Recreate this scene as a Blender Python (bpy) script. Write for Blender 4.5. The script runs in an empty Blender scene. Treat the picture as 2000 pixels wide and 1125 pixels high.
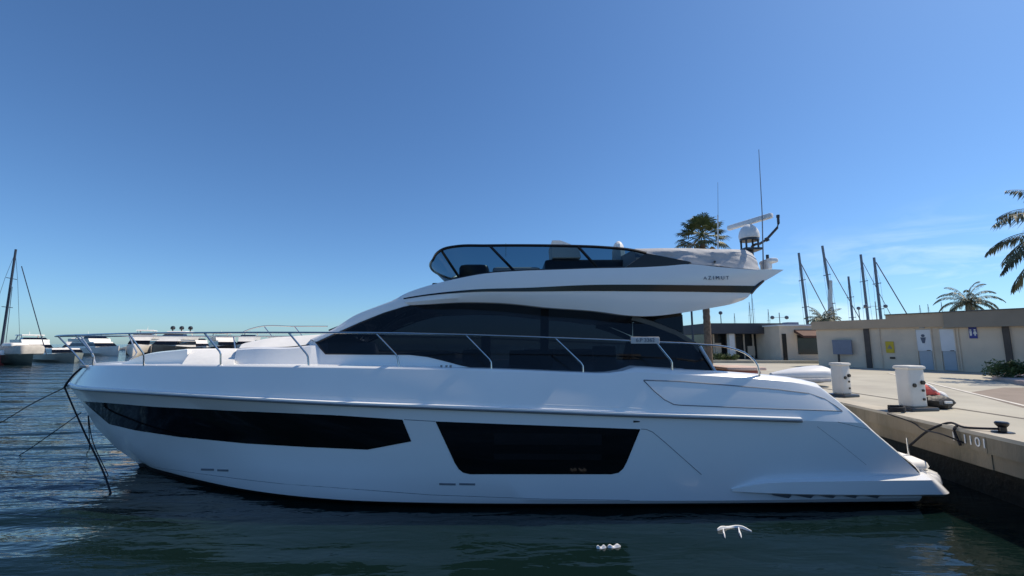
import bpy, bmesh, math, random
from math import radians as R, sin, cos, pi, atan, sqrt
from mathutils import Vector as V
from mathutils.bvhtree import BVHTree
random.seed(7)
S = bpy.context.scene
COL = S.collection

# ------------------------------------------------------------------ camera, sky, sun, exposure
F = 850.0; HY = 672.0; CX = 1000.0; CY = 562.5; H = 2.45
TH = atan((HY - CY) / F)
cd = bpy.data.cameras.new('camera'); cam = bpy.data.objects.new('camera', cd); COL.objects.link(cam)
cd.sensor_width = 36; cd.lens = F / 2000 * 36; cd.clip_start = 0.05; cd.clip_end = 9000
cam.location = (0, 0, H); cam.rotation_euler = (pi / 2 + TH, 0, 0); S.camera = cam

SUN_AZ, SUN_EL = R(72), R(52)          # azimuth clockwise from +Y (view direction)
w = bpy.data.worlds.new('World'); S.world = w; w.use_nodes = True
nt = w.node_tree; nt.nodes.clear()
out = nt.nodes.new('ShaderNodeOutputWorld'); bg = nt.nodes.new('ShaderNodeBackground')
sky = nt.nodes.new('ShaderNodeTexSky'); sky.sky_type = 'NISHITA'; sky.sun_disc = False
sky.sun_elevation = SUN_EL; sky.sun_rotation = SUN_AZ
sky.air_density = 0.9; sky.dust_density = 0.5; sky.ozone_density = 4.0; sky.altitude = 0
bg.inputs['Strength'].default_value = 0.10
# the camera's cool white balance
wb = nt.nodes.new('ShaderNodeMix'); wb.data_type = 'RGBA'; wb.blend_type = 'MULTIPLY'; wb.inputs['Factor'].default_value = 1.0; wb.inputs['B'].default_value = (0.75, 1.03, 1.25, 1)
# thin cirrus low in the sky on the sunny side
tc = nt.nodes.new('ShaderNodeTexCoord')
mp = nt.nodes.new('ShaderNodeMapping'); mp.inputs['Scale'].default_value = (3.0, 3.0, 12.0); mp.inputs['Rotation'].default_value = (0.25, -0.2, 0.3)
nz = nt.nodes.new('ShaderNodeTexNoise'); nz.inputs['Scale'].default_value = 1.6; nz.inputs['Detail'].default_value = 7; nz.inputs['Roughness'].default_value = 0.55
nz.inputs['Distortion'].default_value = 0.6
cr = nt.nodes.new('ShaderNodeValToRGB'); cr.color_ramp.elements[0].position = 0.47; cr.color_ramp.elements[1].position = 0.74
sx = nt.nodes.new('ShaderNodeSeparateXYZ')
mx = nt.nodes.new('ShaderNodeMapRange'); mx.inputs['From Min'].default_value = 0.4; mx.inputs['From Max'].default_value = 0.68
mz = nt.nodes.new('ShaderNodeMapRange'); mz.inputs['From Min'].default_value = 0.24; mz.inputs['From Max'].default_value = 0.10
m1 = nt.nodes.new('ShaderNodeMath'); m1.operation = 'MULTIPLY'; m2 = nt.nodes.new('ShaderNodeMath'); m2.operation = 'MULTIPLY'
mixc = nt.nodes.new('ShaderNodeMix'); mixc.data_type = 'RGBA'; mixc.inputs['B'].default_value = (10.0, 11.2, 12.0, 1)
L = nt.links.new
L(tc.outputs['Generated'], mp.inputs['Vector']); L(mp.outputs[0], nz.inputs['Vector']); L(nz.outputs['Fac'], cr.inputs[0])
L(tc.outputs['Generated'], sx.inputs[0]); L(sx.outputs['X'], mx.inputs[0]); L(sx.outputs['Z'], mz.inputs[0])
L(mx.outputs[0], m1.inputs[0]); L(mz.outputs[0], m1.inputs[1]); L(m1.outputs[0], m2.inputs[0]); L(cr.outputs['Color'], m2.inputs[1])
m3 = nt.nodes.new('ShaderNodeMath'); m3.operation = 'MULTIPLY'; m3.inputs[1].default_value = 0.6; L(m2.outputs[0], m3.inputs[0])
L(m3.outputs[0], mixc.inputs['Factor']); L(sky.outputs[0], wb.inputs['A']); L(wb.outputs['Result'], mixc.inputs['A']); L(mixc.outputs['Result'], bg.inputs['Color'])
L(bg.outputs[0], out.inputs[0])

sd = bpy.data.lights.new('sun', 'SUN'); sd.energy = 4.1; sd.angle = R(0.5); sd.color = (1.0, 0.88, 0.71)
sun = bpy.data.objects.new('sun', sd); COL.objects.link(sun)
SDIR = V((cos(SUN_EL) * sin(SUN_AZ), cos(SUN_EL) * cos(SUN_AZ), sin(SUN_EL)))
sun.rotation_euler = SDIR.to_track_quat('Z', 'Y').to_euler(); sun.location = SDIR * 60
S.view_settings.view_transform = 'Standard'; S.view_settings.look = 'None'
S.view_settings.exposure = 0.16; S.view_settings.gamma = 1.0

# ------------------------------------------------------------------ measuring: a sight line met at a known depth or height
def ray(px, py):
    u = (px - CX) / F; v = (CY - py) / F
    return V((u, cos(TH) - v * sin(TH), sin(TH) + v * cos(TH)))
def P(px, py, Y):
    d = ray(px, py); t = Y / d.y
    return V((d.x * t, Y, H + d.z * t))
def Pz(px, py, z):
    d = ray(px, py); t = (z - H) / d.z
    return V((d.x * t, d.y * t, z))

# ------------------------------------------------------------------ materials
def mat(name, col, rough=0.5, metal=0.0, var=0.06, scale=4.0, bump=0.0, bscale=None, coat=0.0, spec=0.5, stain=None, stretch=None):
    m = bpy.data.materials.new(name); m.use_nodes = True; t = m.node_tree; b = t.nodes['Principled BSDF']
    b.inputs['Roughness'].default_value = rough; b.inputs['Metallic'].default_value = metal
    b.inputs['Coat Weight'].default_value = coat; b.inputs['Coat Roughness'].default_value = 0.06
    b.inputs['Specular IOR Level'].default_value = spec
    g = t.nodes.new('ShaderNodeTexCoord'); mp = t.nodes.new('ShaderNodeMapping')
    if stretch: mp.inputs['Scale'].default_value = stretch
    t.links.new(g.outputs['Object'], mp.inputs[0])
    n = t.nodes.new('ShaderNodeTexNoise'); n.inputs['Scale'].default_value = scale; n.inputs['Detail'].default_value = 6
    t.links.new(mp.outputs[0], n.inputs['Vector'])
    r = t.nodes.new('ShaderNodeValToRGB')
    a = [max(0, c * (1 - var)) for c in col[:3]]; c2 = [min(1, c * (1 + var)) for c in col[:3]]
    r.color_ramp.elements[0].position = 0.32; r.color_ramp.elements[1].position = 0.68
    r.color_ramp.elements[0].color = (*a, 1); r.color_ramp.elements[1].color = (*c2, 1)
    t.links.new(n.outputs['Fac'], r.inputs[0]); src = r.outputs[0]
    if stain:
        n2 = t.nodes.new('ShaderNodeTexNoise'); n2.inputs['Scale'].default_value = stain[1]; n2.inputs['Detail'].default_value = 8; n2.inputs['Roughness'].default_value = 0.65
        t.links.new(mp.outputs[0], n2.inputs['Vector'])
        r2 = t.nodes.new('ShaderNodeValToRGB'); r2.color_ramp.elements[0].position = 0.5; r2.color_ramp.elements[1].position = 0.72
        r2.color_ramp.elements[1].color = (stain[2],) * 3 + (1,); r2.color_ramp.elements[0].color = (0, 0, 0, 1)
        t.links.new(n2.outputs['Fac'], r2.inputs[0])
        mm = t.nodes.new('ShaderNodeMix'); mm.data_type = 'RGBA'; mm.inputs['B'].default_value = (*stain[0], 1)
        t.links.new(r2.outputs[0], mm.inputs['Factor']); t.links.new(src, mm.inputs['A']); src = mm.outputs['Result']
    t.links.new(src, b.inputs['Base Color'])
    if bump:
        n3 = t.nodes.new('ShaderNodeTexNoise'); n3.inputs['Scale'].default_value = bscale or scale * 6; n3.inputs['Detail'].default_value = 5
        t.links.new(mp.outputs[0], n3.inputs['Vector'])
        bp = t.nodes.new('ShaderNodeBump'); bp.inputs['Strength'].default_value = 1; bp.inputs['Distance'].default_value = bump
        t.links.new(n3.outputs['Fac'], bp.inputs['Height']); t.links.new(bp.outputs[0], b.inputs['Normal'])
    return m
def glass(name, tint, see, rough=0.03):
    m = bpy.data.materials.new(name); m.use_nodes = True; t = m.node_tree; b = t.nodes['Principled BSDF']; o = t.nodes['Material Output']
    b.inputs['Base Color'].default_value = (0.004, 0.005, 0.006, 1); b.inputs['Roughness'].default_value = rough; b.inputs['IOR'].default_value = 1.5
    tr = t.nodes.new('ShaderNodeBsdfTransparent'); tr.inputs[0].default_value = (*tint, 1)
    mx = t.nodes.new('ShaderNodeMixShader'); mx.inputs[0].default_value = see
    t.links.new(b.outputs[0], mx.inputs[1]); t.links.new(tr.outputs[0], mx.inputs[2]); t.links.new(mx.outputs[0], o.inputs['Surface'])
    return m
M = {}
M['gel'] = mat('white_gelcoat', (0.87, 0.87, 0.86), 0.22, 0, 0.025, 0.8, 0.0006, 1.2, coat=0.3)
M['hullgel'] = mat('hull_gelcoat', (0.80, 0.82, 0.84), 0.2, 0, 0.03, 0.6, 0.0012, 0.9, coat=0.3)
M['anti'] = mat('black_antifouling', (0.006, 0.007, 0.008), 0.6, 0, 0.3, 6)
M['blackglass'] = mat('black_window_glass', (0.003, 0.003, 0.004), 0.06, 0, 0.2, 2, spec=0.3)
M['black'] = mat('black_trim', (0.008, 0.008, 0.01), 0.3, 0, 0.2, 5)
M['blackgloss'] = mat('black_gloss_band', (0.006, 0.006, 0.008), 0.15, 0, 0.2, 3, spec=0.4)
M['darkgrey'] = mat('dark_grey_paint', (0.035, 0.037, 0.042), 0.3, 0, 0.1, 4)
M['seam'] = mat('seam_grey', (0.16, 0.18, 0.21), 0.5, 0, 0.1, 5)
M['trim'] = mat('silver_trim', (0.45, 0.46, 0.47), 0.3, 0.6, 0.05, 5)
M['steel'] = mat('stainless_steel', (0.62, 0.62, 0.6), 0.22, 1.0, 0.05, 9)
M['rub'] = mat('rub_rail_grey', (0.22, 0.23, 0.24), 0.3, 0.3, 0.1, 5)
M['tint'] = glass('saloon_glass', (0.36, 0.42, 0.50), 0.27)
M['clear'] = glass('smoked_windscreen', (0.15, 0.25, 0.32), 0.85)
M['cover'] = mat('silver_grey_cover', (0.42, 0.43, 0.45), 0.75, 0, 0.08, 3, 0.03, 3.5)
M['cushion'] = mat('white_cushion', (0.8, 0.79, 0.76), 0.7, 0, 0.04, 3, 0.01, 5)
M['greycushion'] = mat('grey_cushion', (0.5, 0.5, 0.5), 0.75, 0, 0.06, 3, 0.01, 6)
M['interior'] = mat('interior_brown', (0.20, 0.16, 0.13), 0.6, 0, 0.2, 3)
M['interiorlight'] = mat('interior_headliner', (0.42, 0.41, 0.4), 0.7, 0, 0.06, 3)
M['teak'] = mat('red_varnished_wood', (0.26, 0.10, 0.08), 0.35, 0, 0.25, 2, stretch=(1, 12, 1))
M['teakdeck'] = mat('teak_deck', (0.36, 0.26, 0.18), 0.7, 0, 0.2, 3, stretch=(1, 14, 1))
M['rope'] = mat('dark_rope', (0.012, 0.013, 0.018), 0.85, 0, 0.4, 30, 0.006, 60)
M['conc'] = mat('quay_concrete', (0.45, 0.425, 0.35), 0.9, 0, 0.10, 0.7, 0.004, 30, stain=((0.36, 0.33, 0.28), 0.5, 0.75))
M['coping'] = mat('quay_coping', (0.48, 0.44, 0.36), 0.9, 0, 0.10, 1.6, 0.004, 30, stain=((0.40, 0.34, 0.28), 0.9, 0.5))
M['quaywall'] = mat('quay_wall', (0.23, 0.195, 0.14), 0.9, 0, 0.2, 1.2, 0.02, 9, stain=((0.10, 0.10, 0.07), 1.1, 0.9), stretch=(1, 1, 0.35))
M['recess'] = mat('recess_black', (0.012, 0.013, 0.011), 0.6, 0, 0.4, 2, 0.02, 8)  # near-black wall set back in the recess under the quay slab
M['asph'] = mat('brown_asphalt', (0.27, 0.22, 0.18), 0.95, 0, 0.1, 2, 0.004, 50)
M['joint'] = mat('dark_joint', (0.20, 0.18, 0.155), 0.9, 0, 0.25, 3)
M['paint'] = mat('faded_white_line', (0.68, 0.64, 0.57), 0.9, 0, 0.12, 3)
M['kerb'] = mat('pink_kerb', (0.52, 0.40, 0.35), 0.9, 0, 0.1, 3, 0.004, 30)
M['render'] = mat('beige_render', (0.74, 0.61, 0.47), 0.9, 0, 0.07, 0.8, 0.004, 40, stain=((0.42, 0.37, 0.33), 0.5, 0.5))
M['fascia'] = mat('tan_fascia', (0.50, 0.38, 0.27), 0.85, 0, 0.08, 1.0)
M['fasciadark'] = mat('dark_tan_fascia', (0.30, 0.26, 0.21), 0.85, 0, 0.08, 1.0)
M['roof'] = mat('roof_grey', (0.12, 0.12, 0.12), 0.9, 0, 0.15, 2)
M['brown'] = mat('brown_metal', (0.075, 0.06, 0.052), 0.6, 0, 0.15, 3)
M['doorwhite'] = mat('white_door_panel', (0.75, 0.75, 0.76), 0.5, 0, 0.03, 3)
M['doorgrey'] = mat('grey_door_panel', (0.42, 0.46, 0.50), 0.6, 0, 0.05, 3)
M['yellow'] = mat('yellow_sign', (0.62, 0.44, 0.02), 0.5, 0, 0.06, 4)
M['blue'] = mat('blue_sign', (0.03, 0.04, 0.26), 0.4, 0, 0.05, 4)
M['bluegrey'] = mat('blue_grey_board', (0.16, 0.18, 0.25), 0.3, 0, 0.08, 4)
M['white'] = mat('white_paint', (0.78, 0.78, 0.77), 0.45, 0, 0.03, 3)
M['cream'] = mat('cream_box', (0.66, 0.63, 0.57), 0.5, 0, 0.05, 3, stain=((0.45, 0.42, 0.37), 2.2, 0.4))
M['darkfascia'] = mat('charcoal_fascia', (0.055, 0.055, 0.065), 0.6, 0, 0.1, 2)
M['shopglass'] = mat('shop_glass', (0.02, 0.023, 0.025), 0.08, 0, 0.5, 0.7)
M['awning'] = mat('brown_awning', (0.12, 0.055, 0.04), 0.8, 0, 0.15, 3)
M['trunk'] = mat('palm_trunk', (0.16, 0.12, 0.09), 0.95, 0, 0.3, 6, 0.03, 14)
M['fan'] = mat('fan_palm_leaf', (0.10, 0.125, 0.045), 0.55, 0, 0.45, 2.2)
M['feather'] = mat('feather_palm_leaf', (0.135, 0.145, 0.085), 0.55, 0, 0.45, 1.5)
M['deadleaf'] = mat('dry_palm_leaf', (0.24, 0.18, 0.10), 0.8, 0, 0.3, 3)
M['bush'] = mat('shrub_leaf', (0.07, 0.105, 0.03), 0.6, 0, 0.5, 3)
M['mast'] = mat('grey_mast', (0.22, 0.23, 0.26), 0.4, 0.3, 0.1, 1)
M['mastdark'] = mat('dark_mast', (0.035, 0.045, 0.07), 0.4, 0.1, 0.1, 1)
M['hullgreen'] = mat('dark_green_hull', (0.03, 0.04, 0.032), 0.3, 0, 0.1, 1)
M['hullred'] = mat('dark_red_hull', (0.20, 0.03, 0.03), 0.35, 0, 0.1, 1)
M['hullnavy'] = mat('navy_hull', (0.025, 0.03, 0.035), 0.3, 0, 0.1, 1)
M['hullgrey'] = mat('sage_grey_hull', (0.30, 0.33, 0.29), 0.35, 0, 0.06, 1)
M['boatwhite'] = mat('boat_white', (0.84, 0.80, 0.74), 0.35, 0, 0.06, 0.8)
M['canvas'] = mat('beige_canvas', (0.55, 0.50, 0.43), 0.85, 0, 0.12, 2)
M['rock'] = mat('breakwater_rock', (0.24, 0.25, 0.24), 0.95, 0, 0.3, 0.6, 0.2, 1.2)
M['redcloth'] = mat('red_life_jacket', (0.62, 0.10, 0.08), 0.75, 0, 0.12, 6, 0.02, 12)
M['bagblack'] = mat('black_bag', (0.010, 0.010, 0.012), 0.6, 0, 0.3, 6, 0.02, 10)
M['lamp'] = mat('lamp_globe', (0.12, 0.13, 0.16), 0.2, 0, 0.05, 3)
M['ink'] = mat('lettering_grey', (0.10, 0.12, 0.17), 0.5, 0, 0.05, 3)
M['inkwhite'] = mat('white_lettering', (0.75, 0.75, 0.73), 0.7, 0, 0.12, 9)
M['glint'] = mat('white_glint', (0.85, 0.85, 0.84), 0.5, 0, 0.03, 4)  # white of sun glints on the water, put into a colour

# water: real sea surface with wind ripples, calmer in the lee beside the quay
def water_mat():
    m = bpy.data.materials.new('sea_water'); m.use_nodes = True; t = m.node_tree; b = t.nodes['Principled BSDF']
    b.inputs['Base Color'].default_value = (0.004, 0.0125, 0.0115, 1); b.inputs['Roughness'].default_value = 0.06; b.inputs['IOR'].default_value = 1.38
    g = t.nodes.new('ShaderNodeTexCoord')
    def noise(sc, stretch, rot, det):
        mp = t.nodes.new('ShaderNodeMapping'); mp.inputs['Scale'].default_value = stretch; mp.inputs['Rotation'].default_value = (0, 0, rot)
        t.links.new(g.outputs['Object'], mp.inputs[0])
        n = t.nodes.new('ShaderNodeTexNoise'); n.inputs['Scale'].default_value = sc; n.inputs['Detail'].default_value = det; n.inputs['Distortion'].default_value = 0.5
        t.links.new(mp.outputs[0], n.inputs['Vector']); return n.outputs['Fac']
    def mul(a, b_):
        x = t.nodes.new('ShaderNodeMath'); x.operation = 'MULTIPLY'
        for i, v in enumerate((a, b_)):
            if isinstance(v, (int, float)): x.inputs[i].default_value = v
            else: t.links.new(v, x.inputs[i])
        return x.outputs[0]
    def add(a, b_):
        x = t.nodes.new('ShaderNodeMath'); x.operation = 'ADD'; t.links.new(a, x.inputs[0]); t.links.new(b_, x.inputs[1]); return x.outputs[0]
    big = noise(1.0, (0.2, 0.72, 1), R(-7), 0.6)
    mid = noise(1.0, (1.0, 3.2, 1), R(-6), 3.0)
    fine = noise(1.0, (5, 9, 1), R(12), 2.0)
    sp = t.nodes.new('ShaderNodeSeparateXYZ'); t.links.new(g.outputs['Object'], sp.inputs[0])
    mr = t.nodes.new('ShaderNodeMapRange'); mr.inputs['From Min'].default_value = -3.5; mr.inputs['From Max'].default_value = -8.0
    mr.inputs['To Min'].default_value = 0.3; mr.inputs['To Max'].default_value = 1.0
    t.links.new(sp.outputs['X'], mr.inputs[0])
    hgt = add(add(mul(big, 0.40), mul(mid, 0.075)), mul(fine, 0.012))
    hgt = mul(hgt, mr.outputs[0])
    bp = t.nodes.new('ShaderNodeBump'); bp.inputs['Strength'].default_value = 1.0; bp.inputs['Distance'].default_value = 1.0
    t.links.new(hgt, bp.inputs['Height']); t.links.new(bp.outputs[0], b.inputs['Normal'])
    return m
M['water'] = water_mat()

# ------------------------------------------------------------------ builders
class B:
    def __init__(s): s.v = []; s.f = []
    def add(s, vs, fs):
        o = len(s.v); s.v += [V(p) for p in vs]; s.f += [tuple(i + o for i in f) for f in fs]; return s
    def box(s, c, d, rz=0, taper=1.0):
        c = V(c); x, y, z = d[0] / 2, d[1] / 2, d[2] / 2; vs = []
        for k, zz in ((1, -z), (taper, z)):
            for a, b in ((-x, -y), (x, -y), (x, y), (-x, y)):
                a *= k; b *= k
                vs.append(c + V((a * cos(rz) - b * sin(rz), a * sin(rz) + b * cos(rz), zz)))
        return s.add(vs, [(3, 2, 1, 0), (4, 5, 6, 7), (0, 1, 5, 4), (1, 2, 6, 5), (2, 3, 7, 6), (3, 0, 4, 7)])
    def rbox(s, c, d, rz=0, r=0.03, dome=0.0):          # box with rounded vertical and top edges
        c = V(c); hx, hy, hz = d[0] / 2, d[1] / 2, d[2] / 2; rings = []
        for zz, ins in ((-hz, r * 0.4), (-hz + r * 0.5, 0), (hz - r, 0), (hz - r * 0.3, r * 0.3), (hz, r)):
            ring = []; ax, ay = hx - ins, hy - ins; rr = min(r, ax, ay)
            for qx, qy, a0 in ((1, 1, 0), (-1, 1, 90), (-1, -1, 180), (1, -1, 270)):
                for a in (0, 30, 60, 90):
                    t = R(a0 + a); px = qx * (ax - rr) + rr * cos(t); py = qy * (ay - rr) + rr * sin(t)
                    ring.append(c + V((px * cos(rz) - py * sin(rz), px * sin(rz) + py * cos(rz), zz)))
            rings.append(ring)
        return s.rings(rings, True, True)
    def rings(s, rs, cap0=False, cap1=False, closed=True):
        n = len(rs[0]); o = len(s.v); fs = []
        for r in rs: s.v += [V(p) for p in r]
        for i in range(len(rs) - 1):
            for j in range(n if closed else n - 1):
                k = (j + 1) % n; fs.append((o + i * n + j, o + i * n + k, o + (i + 1) * n + k, o + (i + 1) * n + j))
        if cap0: fs.append(tuple(o + j for j in reversed(range(n))))
        if cap1: fs.append(tuple(o + (len(rs) - 1) * n + j for j in range(n)))
        s.f += fs; return s
    def loft(s, lines): return s.rings(lines, closed=False)
    def tube(s, pts, r, n=8, r2=None, caps=True):
        pts = [V(p) for p in pts]; rs = []; ref = V((0, 0, 1)); m = len(pts)
        for i, p in enumerate(pts):
            d = (pts[min(i + 1, m - 1)] - pts[max(i - 1, 0)])
            if d.length < 1e-9: d = V((0, 0, 1))
            d.normalize()
            a = ref if abs(d.dot(ref)) < 0.95 else V((1, 0, 0))
            x = d.cross(a).normalized(); y = d.cross(x).normalized()
            rad = r if r2 is None else r + (r2 - r) * i / (m - 1)
            rs.append([p + x * rad * cos(2 * pi * k / n) + y * rad * sin(2 * pi * k / n) for k in range(n)])
        return s.rings(rs, caps, caps)
    def lathe(s, c, prof, n=20):
        c = V(c); return s.rings([[c + V((r * cos(2 * pi * k / n), r * sin(2 * pi * k / n), z)) for k in range(n)] for r, z in prof], True, True)
    def prism(s, pts, dv):
        n = len(pts); dv = V(dv); o = len(s.v)
        s.v += [V(p) for p in pts] + [V(p) + dv for p in pts]
        s.f += [tuple(o + i for i in range(n)), tuple(o + n + i for i in reversed(range(n)))]
        s.f += [(o + i, o + n + i, o + n + (i + 1) % n, o + (i + 1) % n) for i in range(n)]; return s
    def mirror(s, yc):
        o = len(s.v); s.v += [V((p.x, 2 * yc - p.y, p.z)) for p in s.v]; s.f += [tuple(i + o for i in reversed(f)) for f in list(s.f)]; return s
    def pair(s, name, m, parent=None, **kw):            # the near-side piece and its twin on the far side
        q = B(); q.v = [V((p.x, 2 * YC - p.y, p.z)) for p in s.v]; q.f = list(s.f)
        q.build(name, m, parent, **kw); return s.build(name, m, parent, **kw)
    def build(s, name, m, parent=None, smooth=True, angle=32, merge=1e-4, rz=None):
        me = bpy.data.meshes.new(name); bm = bmesh.new()
        org = V((0, 0, 0))
        p = parent
        while p is not None: org += p.location; p = p.parent
        vs = [bm.verts.new(q - org) for q in s.v]
        for f in s.f:
            try: bm.faces.new([vs[i] for i in f])
            except ValueError: pass
        if merge: bmesh.ops.remove_doubles(bm, verts=bm.verts, dist=merge)
        bmesh.ops.recalc_face_normals(bm, faces=bm.faces)
        bm.to_mesh(me); bm.free()
        if smooth:
            for q in me.polygons: q.use_smooth = True
            me.set_sharp_from_angle(angle=R(angle))
        me.materials.append(M[m] if isinstance(m, str) else m)
        o = bpy.data.objects.new(name, me); COL.objects.link(o)
        if parent: o.parent = parent
        return o
def thing(name, label, cat, loc=(0, 0, 0), group=None, rz=0):
    o = bpy.data.objects.new(name, None); COL.objects.link(o); o.location = loc; o.rotation_euler.z = rz; o.empty_display_size = 0.2
    return tag(o, label, cat, group)
def tag(o, label, cat, group=None):
    o['label'] = label; o['category'] = cat
    if group: o['group'] = group
    return o
def struct(o, kind='structure'): o['kind'] = kind; return o
def text(txt, size, name, m, parent, loc, rot, extrude=0.003, align='CENTER'):
    c = bpy.data.curves.new('t', 'FONT'); c.body = txt; c.size = size; c.extrude = extrude; c.align_x = align; c.align_y = 'CENTER'
    t = bpy.data.objects.new('t', c); COL.objects.link(t); bpy.context.view_layer.update()
    me = bpy.data.meshes.new_from_object(t.evaluated_get(bpy.context.evaluated_depsgraph_get()))
    bpy.data.objects.remove(t); me.name = name; me.materials.clear(); me.materials.append(M[m])
    o = bpy.data.objects.new(name, me); COL.objects.link(o)
    org = V((0, 0, 0)); p = parent
    while p is not None: org += p.location; p = p.parent
    o.parent = parent; o.location = V(loc) - org; o.rotation_euler = rot; return o
def copy_tree(o, parent=None):
    c = o.copy(); COL.objects.link(c)
    if parent: c.parent = parent
    for ch in list(o.children): copy_tree(ch, c)
    return c
def spline(pts, n, power=1.0):
    """smooth 3-D curve through pts (monotone-friendly Catmull-Rom on chord length), n samples"""
    pts = [V(p) for p in pts]; ch = [0.0]
    for a, b in zip(pts, pts[1:]): ch.append(ch[-1] + (b - a).length)
    tot = ch[-1]; m = len(pts); tan = []
    for i in range(m):
        if i == 0: d = (pts[1] - pts[0]) / max(ch[1], 1e-9)
        elif i == m - 1: d = (pts[-1] - pts[-2]) / max(ch[-1] - ch[-2], 1e-9)
        else:
            h0 = ch[i] - ch[i - 1]; h1 = ch[i + 1] - ch[i]
            d0 = (pts[i] - pts[i - 1]) / max(h0, 1e-9); d1 = (pts[i + 1] - pts[i]) / max(h1, 1e-9)
            d = (d0 * h1 + d1 * h0) / (h0 + h1)
        tan.append(d)
    res = []
    for k in range(n):
        q = tot * ((k / (n - 1)) ** power); i = 0
        while i < m - 2 and q > ch[i + 1]: i += 1
        h = ch[i + 1] - ch[i]; t = (q - ch[i]) / h
        res.append(pts[i] * (2*t**3 - 3*t*t + 1) + tan[i] * (h * (t**3 - 2*t*t + t)) + pts[i+1] * (-2*t**3 + 3*t*t) + tan[i+1] * (h * (t**3 - t*t)))
    return res
def lin(pts, x):
    if x <= pts[0][0]: return list(pts[0][1:])
    for a, b in zip(pts, pts[1:]):
        if x <= b[0]:
            t = (x - a[0]) / max(b[0] - a[0], 1e-9); return [p + (q - p) * t for p, q in zip(a[1:], b[1:])]
    return list(pts[-1][1:])
def lerp(a, b, t): return a + (b - a) * t

# ------------------------------------------------------------------ sea
struct(B().add([(-4000, -400, 0), (4000, -400, 0), (4000, 6000, 0), (-4000, 6000, 0)], [(0, 1, 2, 3)]).build('sea', 'water', smooth=False))

# ------------------------------------------------------------------ quay
ZQ = 1.10
def edge(y): return 6.12 + 0.15 * y
bq = B()
qp = [(edge(-14), -14), (60, -14), (60, 66), (edge(66), 66)]
bq.prism([(x + (0.38 if i in (0, 3) else 0), y, ZQ - 0.55) for i, (x, y) in enumerate(qp)], (0, 0, 0.55))
struct(bq.build('quay', 'conc', smooth=False))
ew = V((0.15, 1, 0)).normalized(); en = V((-ew.y, ew.x, 0))      # along the edge, out over the water
def ept(y, o=0.0, z=0.0): p = V((edge(y), y, z)); return p + en * o
# coping stones and wall slabs, each slab a little different
cb = B(); y = -14.0
while y < 66:
    l = 2.3 + random.random() * 0.5; y2 = min(66, y + l); zt = ZQ + 0.004 + random.random() * 0.006
    a, b, c, d = ept(y + .008), ept(y2 - .008), ept(y2 - .008, -0.42), ept(y + .008, -0.42)
    cb.prism([(p.x, p.y, ZQ - 0.045) for p in (a, b, c, d)], (0, 0, zt - ZQ + 0.045)); y = y2
struct(cb.build('quay_coping', 'coping', smooth=False))
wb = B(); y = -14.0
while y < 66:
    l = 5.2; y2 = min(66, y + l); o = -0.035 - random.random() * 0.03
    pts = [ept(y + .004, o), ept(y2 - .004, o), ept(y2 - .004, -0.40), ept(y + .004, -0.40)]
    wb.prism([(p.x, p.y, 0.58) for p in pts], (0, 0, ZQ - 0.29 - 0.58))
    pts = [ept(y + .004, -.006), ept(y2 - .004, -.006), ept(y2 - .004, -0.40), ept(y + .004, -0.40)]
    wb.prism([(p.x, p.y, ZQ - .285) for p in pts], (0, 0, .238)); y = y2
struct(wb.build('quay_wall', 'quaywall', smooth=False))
struct(B().prism([ept(-14, -0.55, -1), ept(66, -0.55, -1), ept(66, -1.4, -1), ept(-14, -1.4, -1)], (0, 0, 1.56)).build('quay_footing', 'recess', smooth=False))
struct(B().box((-2.5, -4.6, .45), (26, 6.2, .75)).build('bounce_slab', 'conc', smooth=False))  # unseen sunlit slab added behind the camera to bounce light onto the hull
# ground markings, 4 mm sheets
def strip(name, m, pts, zo):
    return struct(B().prism([(p.x, p.y, ZQ + zo - 0.003) for p in pts], (0, 0, 0.003)).build(name, m, smooth=False))
def band(pxs, wid, name, m, zo):
    a, b = Pz(*pxs[0], ZQ), Pz(*pxs[1], ZQ); d = (b - a).normalized(); n = V((-d.y, d.x, 0)) * wid / 2
    strip(name, m, [a - n - d * 9, b - n + d * 6, b + n + d * 6, a + n - d * 9], zo)
strip('asphalt_strip', 'asph', [Pz(1890, 767, ZQ), Pz(2000, 797, ZQ), Pz(2260, 850, ZQ), Pz(2200, 760, ZQ), Pz(1960, 757, ZQ)], 0.004)
band(((1663, 767), (2000, 818)), 0.09, 'slab_joint', 'joint', 0.008)
band(((1880, 764), (2000, 793)), 0.10, 'painted_line', 'paint', 0.012)

# ------------------------------------------------------------------ the motor yacht
YC = 9.15
yacht = thing('motor_yacht', 'large white flybridge motor yacht with black hull windows moored stern to the quay', 'motor yacht', (-0.5, YC, 0))
def Q(t): return P(t[0], t[1], YC - t[2])
def mir(p): return V((p.x, 2 * YC - p.y, p.z))
N = 96
def HL(pts): return spline([Q(p) for p in pts], N, 1.55)
g_pts = [(163, 718, 0), (176, 715.5, .32), (205, 714.5, .72), (245, 714.5, 1.04), (320, 715, 1.45), (450, 716, 1.86), (600, 718, 2.1), (800, 721, 2.25), (1000, 726, 2.28), (1150, 732, 2.28), (1183, 733, 2.28), (1215, 729, 2.28), (1248, 727, 2.28), (1300, 730, 2.28), (1400, 735, 2.27), (1500, 742, 2.25), (1560, 748.5, 2.23), (1602, 758, 2.2)]
r_pts = [(133, 752, 0), (146, 757, .38), (168, 760.5, .75), (205, 763, 1.08), (300, 769, 1.62), (480, 780, 2.1), (660, 789, 2.32), (840, 796, 2.42), (1000, 802, 2.45), (1240, 811, 2.45), (1400, 816, 2.43), (1580, 822, 2.4), (1686, 826, 2.37)]
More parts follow.
